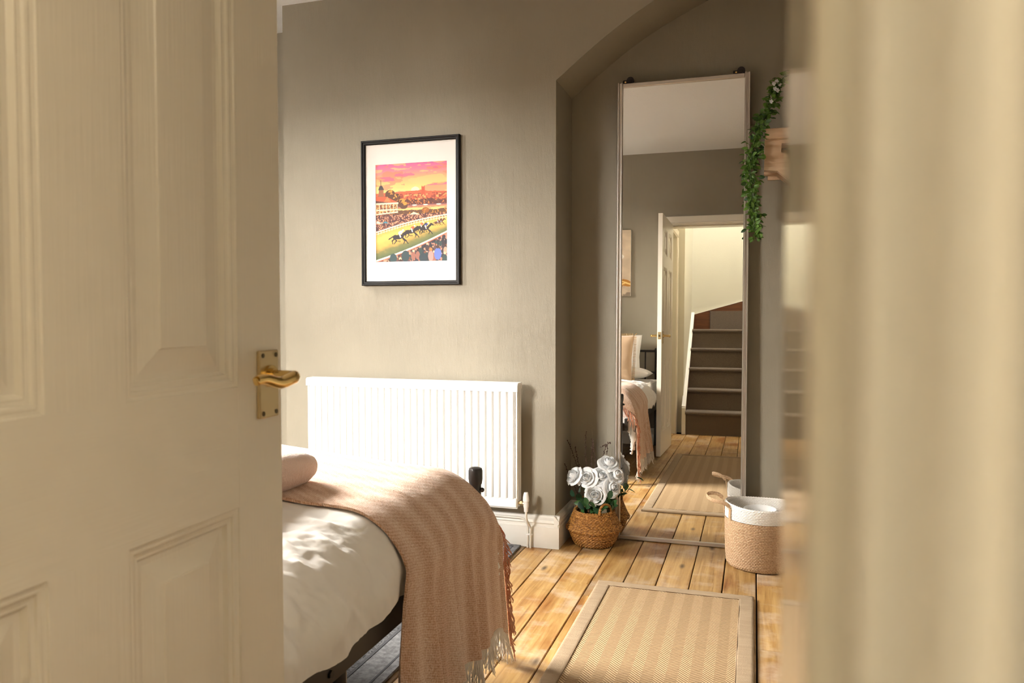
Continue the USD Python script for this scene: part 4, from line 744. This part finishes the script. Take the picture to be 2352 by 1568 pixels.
def bloom(R_, rg_):
    parts = []
    lay = [(2, .16, 1.00, .75, 1.9), (3, .30, 1.00, .55, 1.25), (4, .46, .98, .34, .95), (5, .66, .88, .10, .80), (5, .86, .70, -.16, .74), (6, 1.0, .46, -.34, .68)]
    for li, (n, rr, hh, close, hw0) in enumerate(lay):
        off = rg_.uniform(0, 6.28)
        for k in range(n):
            ph = off + k * 2 * PI / n + rg_.normal(0, .10); hw = hw0 * rg_.uniform(.9, 1.12); j = rg_.uniform(.92, 1.08); hj = rg_.uniform(.90, 1.08)
            t, q = np.meshgrid(np.linspace(0, 1, 7), np.linspace(-1, 1, 7), indexing='ij')
            wid = hw * (.30 + .70 * np.sin(np.clip(t * 1.25, 0, 1) * PI / 2)) * np.where(t > .85, .86, 1)
            rho = R_ * rr * j * (.22 + .78 * np.sin(np.clip(t * 1.3, 0, 1) * PI / 2)) * (1 - close * t ** 3) + R_ * .05 * q * (1 if li % 2 else -1) - R_ * .04 * q ** 2
            z = R_ * (hh * hj * t - .12 * q ** 2 * t ** 2 - (.22 * max(0, -close) / .34) * t ** 5 - .25) + .03 * R_ * np.sin(q * 4 + li * 2 + k) * t ** 2
            a = ph + q * wid; parts.append(gridmesh(np.stack([rho * np.cos(a), rho * np.sin(a), z], -1)))
    return trimesh.util.concatenate(parts)
def align(d):
    d = np.array(d, float); d /= np.linalg.norm(d); a = np.array([0, 0, 1.0]) if abs(d[2]) < .95 else np.array([1.0, 0, 0]); x = np.cross(a, d); x /= np.linalg.norm(x); return np.c_[x, np.cross(d, x), d]
def leaf(L, W, foldv=.25, droop=.2):
    t = np.array([0, .22, .52, .82, 1.0]); w = np.array([.12, .84, 1.0, .66, .0]) * W / 2; V, F = [], []
    for a, b in zip(t, w):
        z = -droop * L * a * a; V += [(a * L, -b, z + foldv * b), (a * L, 0, z), (a * L, b, z + foldv * b)]
    for i in range(4):
        o = i * 3; F += [[o, o + 3, o + 1], [o + 1, o + 3, o + 4], [o + 1, o + 4, o + 2], [o + 2, o + 4, o + 5]]
    return trimesh.Trimesh(V, F, process=False)
rs = thing('white_roses', 'bunch of seven white artificial roses with dark leaves standing in the seagrass basket', 'flowers', (-.70, 3.545, .02))
rr_ = np.random.default_rng(4)
RO = [(-.812, 3.505, .327, (-.55, -.55, .45)), (-.742, 3.492, .325, (-.15, -.85, .45)), (-.672, 3.515, .332, (.25, -.75, .5)), (-.645, 3.545, .393, (.25, -.45, .8)), (-.700, 3.470, .250, (.05, -.95, .25)), (-.604, 3.530, .338, (.65, -.5, .35)), (-.617, 3.505, .283, (.6, -.6, .2))]
base = np.array([-.705, 3.55, .05])
for x, y, z, d in RO:
    c = np.array([x, y, z]); d = np.array(d) / np.linalg.norm(d); b = obj('bloom', mv(bloom(.0395, rr_), align(d), c - d * .012), M_petal, rs, smooth=True)
    obj('stem', tube(bez([base + rr_.normal(0, .012, 3) * [1, 1, 0], base + [0, 0, .12], c - d * .07 - [0, 0, .02], c - d * .012], 10), .0022, 6), M_stem, rs, smooth=True)
lv = 0
while lv < 58:
    x, y, z, d = RO[rr_.integers(7)]; t = rr_.uniform(.25, 1.0); c = base * (1 - t) + np.array([x, y, z]) * t + rr_.normal(0, .028, 3) + [0, -.022, 0]
    if c[2] < .165 or c[1] > 3.62 or c[0] < -.83 or c[2] > .36 or min(np.linalg.norm((c - np.array(q[:3])) * [1, .5, 1]) for q in RO) < .046: continue
    R_ = align(rr_.normal(0, 1, 3) * [1, 1, .4] + [0, -.4, .3]) @ rot([0, 0, 1], rr_.uniform(0, 6.28)); obj('leaf', mv(leaf(rr_.uniform(.035, .055), rr_.uniform(.022, .032)), R_, c), M_rleaf, rs, smooth=True); lv += 1
obj('pot', lathe([(0, 0), (.045, 0), (.060, .095), (.064, .095), (.064, .102), (.058, .102), (.044, .01), (0, .01)], 28, (-.710, 3.541, .02)), M_plastic, rs, smooth=30)
obj('soil', lathe([(0, .085), (.0575, .085), (.0575, .095), (.03, .104), (0, .106)], 24, (-.710, 3.541, .02)), M_twig, rs, smooth=30)
obj('label_tag', mv(box(-.021, -.0006, -.012, .021, .0006, .016), rot([0, 0, 1], .25) @ rot([1, 0, 0], -.35), (-.664, 3.482, .166)), M_plastic, rs, label='white plastic tag at the basket rim')
tg = thing('dried_twigs', 'thin dark curling twigs standing behind the white roses', 'twigs', (-.735, 3.60, .05))
TW = [[(-.74, 3.59, .1), (-.79, 3.6, .3), (-.82, 3.6, .40), (-.858, 3.6, .472)], [(-.74, 3.6, .1), (-.80, 3.61, .33), (-.815, 3.61, .40), (-.822, 3.61, .445)], [(-.735, 3.6, .1), (-.772, 3.61, .35), (-.776, 3.61, .45), (-.768, 3.61, .522)], [(-.73, 3.6, .1), (-.75, 3.61, .36), (-.738, 3.61, .43), (-.735, 3.61, .48)],
      [(-.725, 3.6, .1), (-.715, 3.6, .36), (-.72, 3.6, .42), (-.738, 3.6, .49)], [(-.72, 3.6, .1), (-.70, 3.6, .38), (-.68, 3.6, .46), (-.655, 3.6, .487), (-.648, 3.6, .47)], [(-.72, 3.6, .1), (-.69, 3.6, .36), (-.66, 3.6, .42), (-.645, 3.6, .462), (-.672, 3.6, .476), (-.69, 3.6, .45)], [(-.74, 3.58, .1), (-.83, 3.57, .28), (-.86, 3.55, .37)]]
for P in TW:
    C = bez(P, 26); ms = [tube(C, np.linspace(.0016, .0009, 26), 5)]
    for i in range(9, 26): ms.append(mv(trimesh.creation.icosphere(1, .0026), None, C[i] + rr_.normal(0, .0022, 3), None))
    obj('twig', ms, M_twig, tg, smooth=True, kind=None)

# ------------------------------------------------------------------ jute laundry basket
JB = np.array([.036, 3.462, 0.0])
jb = thing('jute_basket', 'round jute rope basket with white rope rim and two handles in front of the mirror', 'basket', tuple(JB))
def rimz(th): return 0
obj('basket_body', woven_wall([(.0, .002), (.128, .002), (.139, .006), (.144, .016), (.147, .06), (.149, .12), (.150, .207)], JB, 280, .0068, .0030, 80, .0018), M_jute, jb, smooth=60)
def tilt_rim(m):
    m = m.copy(); v = m.vertices; th = np.arctan2(v[:, 1] - JB[1], v[:, 0] - JB[0]); k = np.clip((v[:, 2] - .205) / .06, 0, 1); v[:, 2] += k * (.006 * np.cos(2 * th) - .004 * np.sin(th)); m.vertices = v; return m
obj('rim_band', tilt_rim(woven_wall([(.150, .207), (.151, .235), (.150, .264), (.147, .269), (.143, .266), (.143, .207)], JB, 280, .0066, .0026, 80, .0014)), M_cotton, jb, smooth=60, label='white cotton rope rim')
obj('basket_lining', woven_wall([(.143, .207), (.140, .03), (.0, .012)], JB, 120, .0068, .0018, 95, .0006), M_jute, jb, smooth=60)
def strap(pts, w, t, n=48):
    from scipy.interpolate import make_interp_spline
    pts = np.array(pts, float); q = np.r_[0, np.cumsum(np.linalg.norm(np.diff(pts, axis=0), axis=1))]; C = make_interp_spline(q, pts, k=3)(np.linspace(0, q[-1], n)); T = np.gradient(C, axis=0); T /= np.linalg.norm(T, axis=1, keepdims=True)
    V = []
    for c, tt in zip(C, T):
        o = np.array([c[0] - JB[0], c[1] - JB[1], 0]); u = np.array([0, 0, 1.0]) - tt * tt[2]
        if np.linalg.norm(u) < .45: u = np.cross(tt, o / (np.linalg.norm(o) + 1e-9))
        u /= np.linalg.norm(u); b = np.cross(tt, u); th = np.arange(10) * 2 * PI / 10
        V.append(c + np.cos(th)[:, None] * u * w / 2 + np.sin(th)[:, None] * b * t / 2)
    return gridmesh(np.transpose(np.array(V), (1, 0, 2)), closed_u=True)
for a0, sg in ((PI + .18, 1), (.10, -1)):
    pa = lambda a, r, z: JB + np.array([r * math.cos(a), r * math.sin(a), z])
    a1, a2 = a0 - .10 * sg, a0 + .42 * sg
    obj('basket_handle', strap([pa(a1, .152, .215), pa(a1, .156, .255), pa(a1, .165, .285), pa(a0 - .02 * sg, .205, .305), pa(a0 + .10 * sg, .235, .300), pa(a0 + .22 * sg, .222, .288), pa(a2 - .04 * sg, .178, .278), pa(a2, .158, .262), pa(a2, .1545, .24), pa(a2, .1535, .207)], .016, .0055), M_jute, jb, smooth=50)
tb = thing('white_tub', 'plain white round tub standing inside the jute basket', 'tub', (JB[0] - .004, JB[1] - .01, .018))
obj('tub_wall', lathe([(0, 0), (.062, 0), (.069, .226), (.0685, .2285), (.0665, .2285), (.0655, .225), (.059, .006), (0, .006)], 48, (JB[0] - .004, JB[1] - .01, .018)), M_plastic, tb, smooth=30)

# ------------------------------------------------------------------ wooden shelf and trailing garland
M_pine = pm('pale_pine', (.68, .49, .32), .55, col2=(.54, .35, .21), nscale=(3, 60, 60), bump=((4, 90, 90), .3, .002))
sh = thing('wooden_shelf', 'pale wooden shelf with angled brackets on the alcove wall', 'shelf', (.30, YA, 1.68))
obj('shelf_board', box(.036, 3.535, 1.848, .62, YA - .001, 1.892, .004), M_pine, sh)
bp = Polygon([(.034, 1.8475), (.30, 1.8475), (.30, 1.56), (.265, 1.56), (.13, 1.678), (.089, 1.713), (.034, 1.719)], [[(.106, 1.832), (.265, 1.832), (.265, 1.70), (.135, 1.776), (.103, 1.795)]])
obj('bracket', along_y(bp, 3.575, 3.62), M_pine, sh); obj('bracket', along_y(bp, 3.68, 3.725), M_pine, sh)
obj('back_board', box(.05, 3.725, 1.70, .62, YA - .001, 1.847, .002), M_pine, sh)
gl = thing('leafy_garland', 'trailing green garland with small white blossoms hanging beside the mirror', 'garland', (.04, 3.58, 1.75))
GP = np.array([(.20, 3.60, 2.13), (.13, 3.59, 2.13), (.083, 3.585, 2.095), (.062, 3.58, 2.03), (.042, 3.575, 1.96), (.008, 3.535, 1.895), (-.004, 3.525, 1.84), (-.018, 3.52, 1.77), (-.024, 3.52, 1.70), (-.018, 3.525, 1.62), (-.006, 3.53, 1.54), (-.004, 3.53, 1.47), (.000, 3.53, 1.415)])
q = np.r_[0, np.cumsum(np.linalg.norm(np.diff(GP, axis=0), axis=1))]; gq = np.linspace(0, q[-1], 80); GC = np.stack([np.interp(gq, q, GP[:, k]) for k in range(3)], 1); GC[1:-1] += rr_.normal(0, .0015, (78, 3))
obj('vine', tube(GC, .0022, 6), M_stem, gl, smooth=True)
obj('wall_hook', [tube([(.20, 3.60, 2.13), (.20, 3.66, 2.125), (.20, YA - .001, 2.135)], .003, 8)], M_blackmetal, gl)
for i in range(296):
    t = rr_.uniform(.03, 1) ** .95; j = t * 79; k = int(min(j, 78)); c = GC[k] * (1 - (j - k)) + GC[k + 1] * (j - k); wdt = np.interp(t, [0, .25, .45, .6, .8, .93, 1], [.6, .75, 1.0, 1.05, .75, 1.1, .5])
    o = rr_.normal(0, 1, 3) * [1, .6, .7]; o /= np.linalg.norm(o); x = o + [0, -.25, -.25]; n = rr_.normal(0, .5, 3) + [0, -.8, .5]; x /= np.linalg.norm(x); y = np.cross(n, x); y /= np.linalg.norm(y); R_ = np.c_[x, y, np.cross(x, y)]
    obj('leaf', mv(leaf(rr_.uniform(.020, .030), rr_.uniform(.013, .019), .3, .25), R_, c + o * rr_.uniform(.006, .036) * wdt), M_gleaf, gl, smooth=True)
inner = []
for i in range(420):
    t = rr_.uniform(.02, 1); j = t * 79; k = int(min(j, 78)); c = GC[k] * (1 - (j - k)) + GC[k + 1] * (j - k); x = rr_.normal(0, 1, 3); x /= np.linalg.norm(x)
    inner.append(mv(leaf(rr_.uniform(.014, .024), rr_.uniform(.010, .015), .3, .25), align(x) @ rot([0, 1, 0], -PI / 2), c + x * rr_.uniform(.0, .016)))
obj('inner_foliage', inner, M_gleaf, gl, smooth=True, kind='stuff')
for c in ((.078, 3.565, 2.098), (.066, 3.56, 2.088), (.090, 3.565, 2.085), (.072, 3.56, 2.066), (.082, 3.56, 2.058), (.056, 3.55, 2.01)):
    ms = [mv(leaf(.013, .010, .3, .1), align(np.array([math.cos(a), -.7, math.sin(a)])) @ rot([0, 1, 0], -1.2), np.array(c)) for a in np.linspace(0, 2 * PI, 6)[:-1]]; obj('blossom', ms, M_petal, gl, smooth=True)
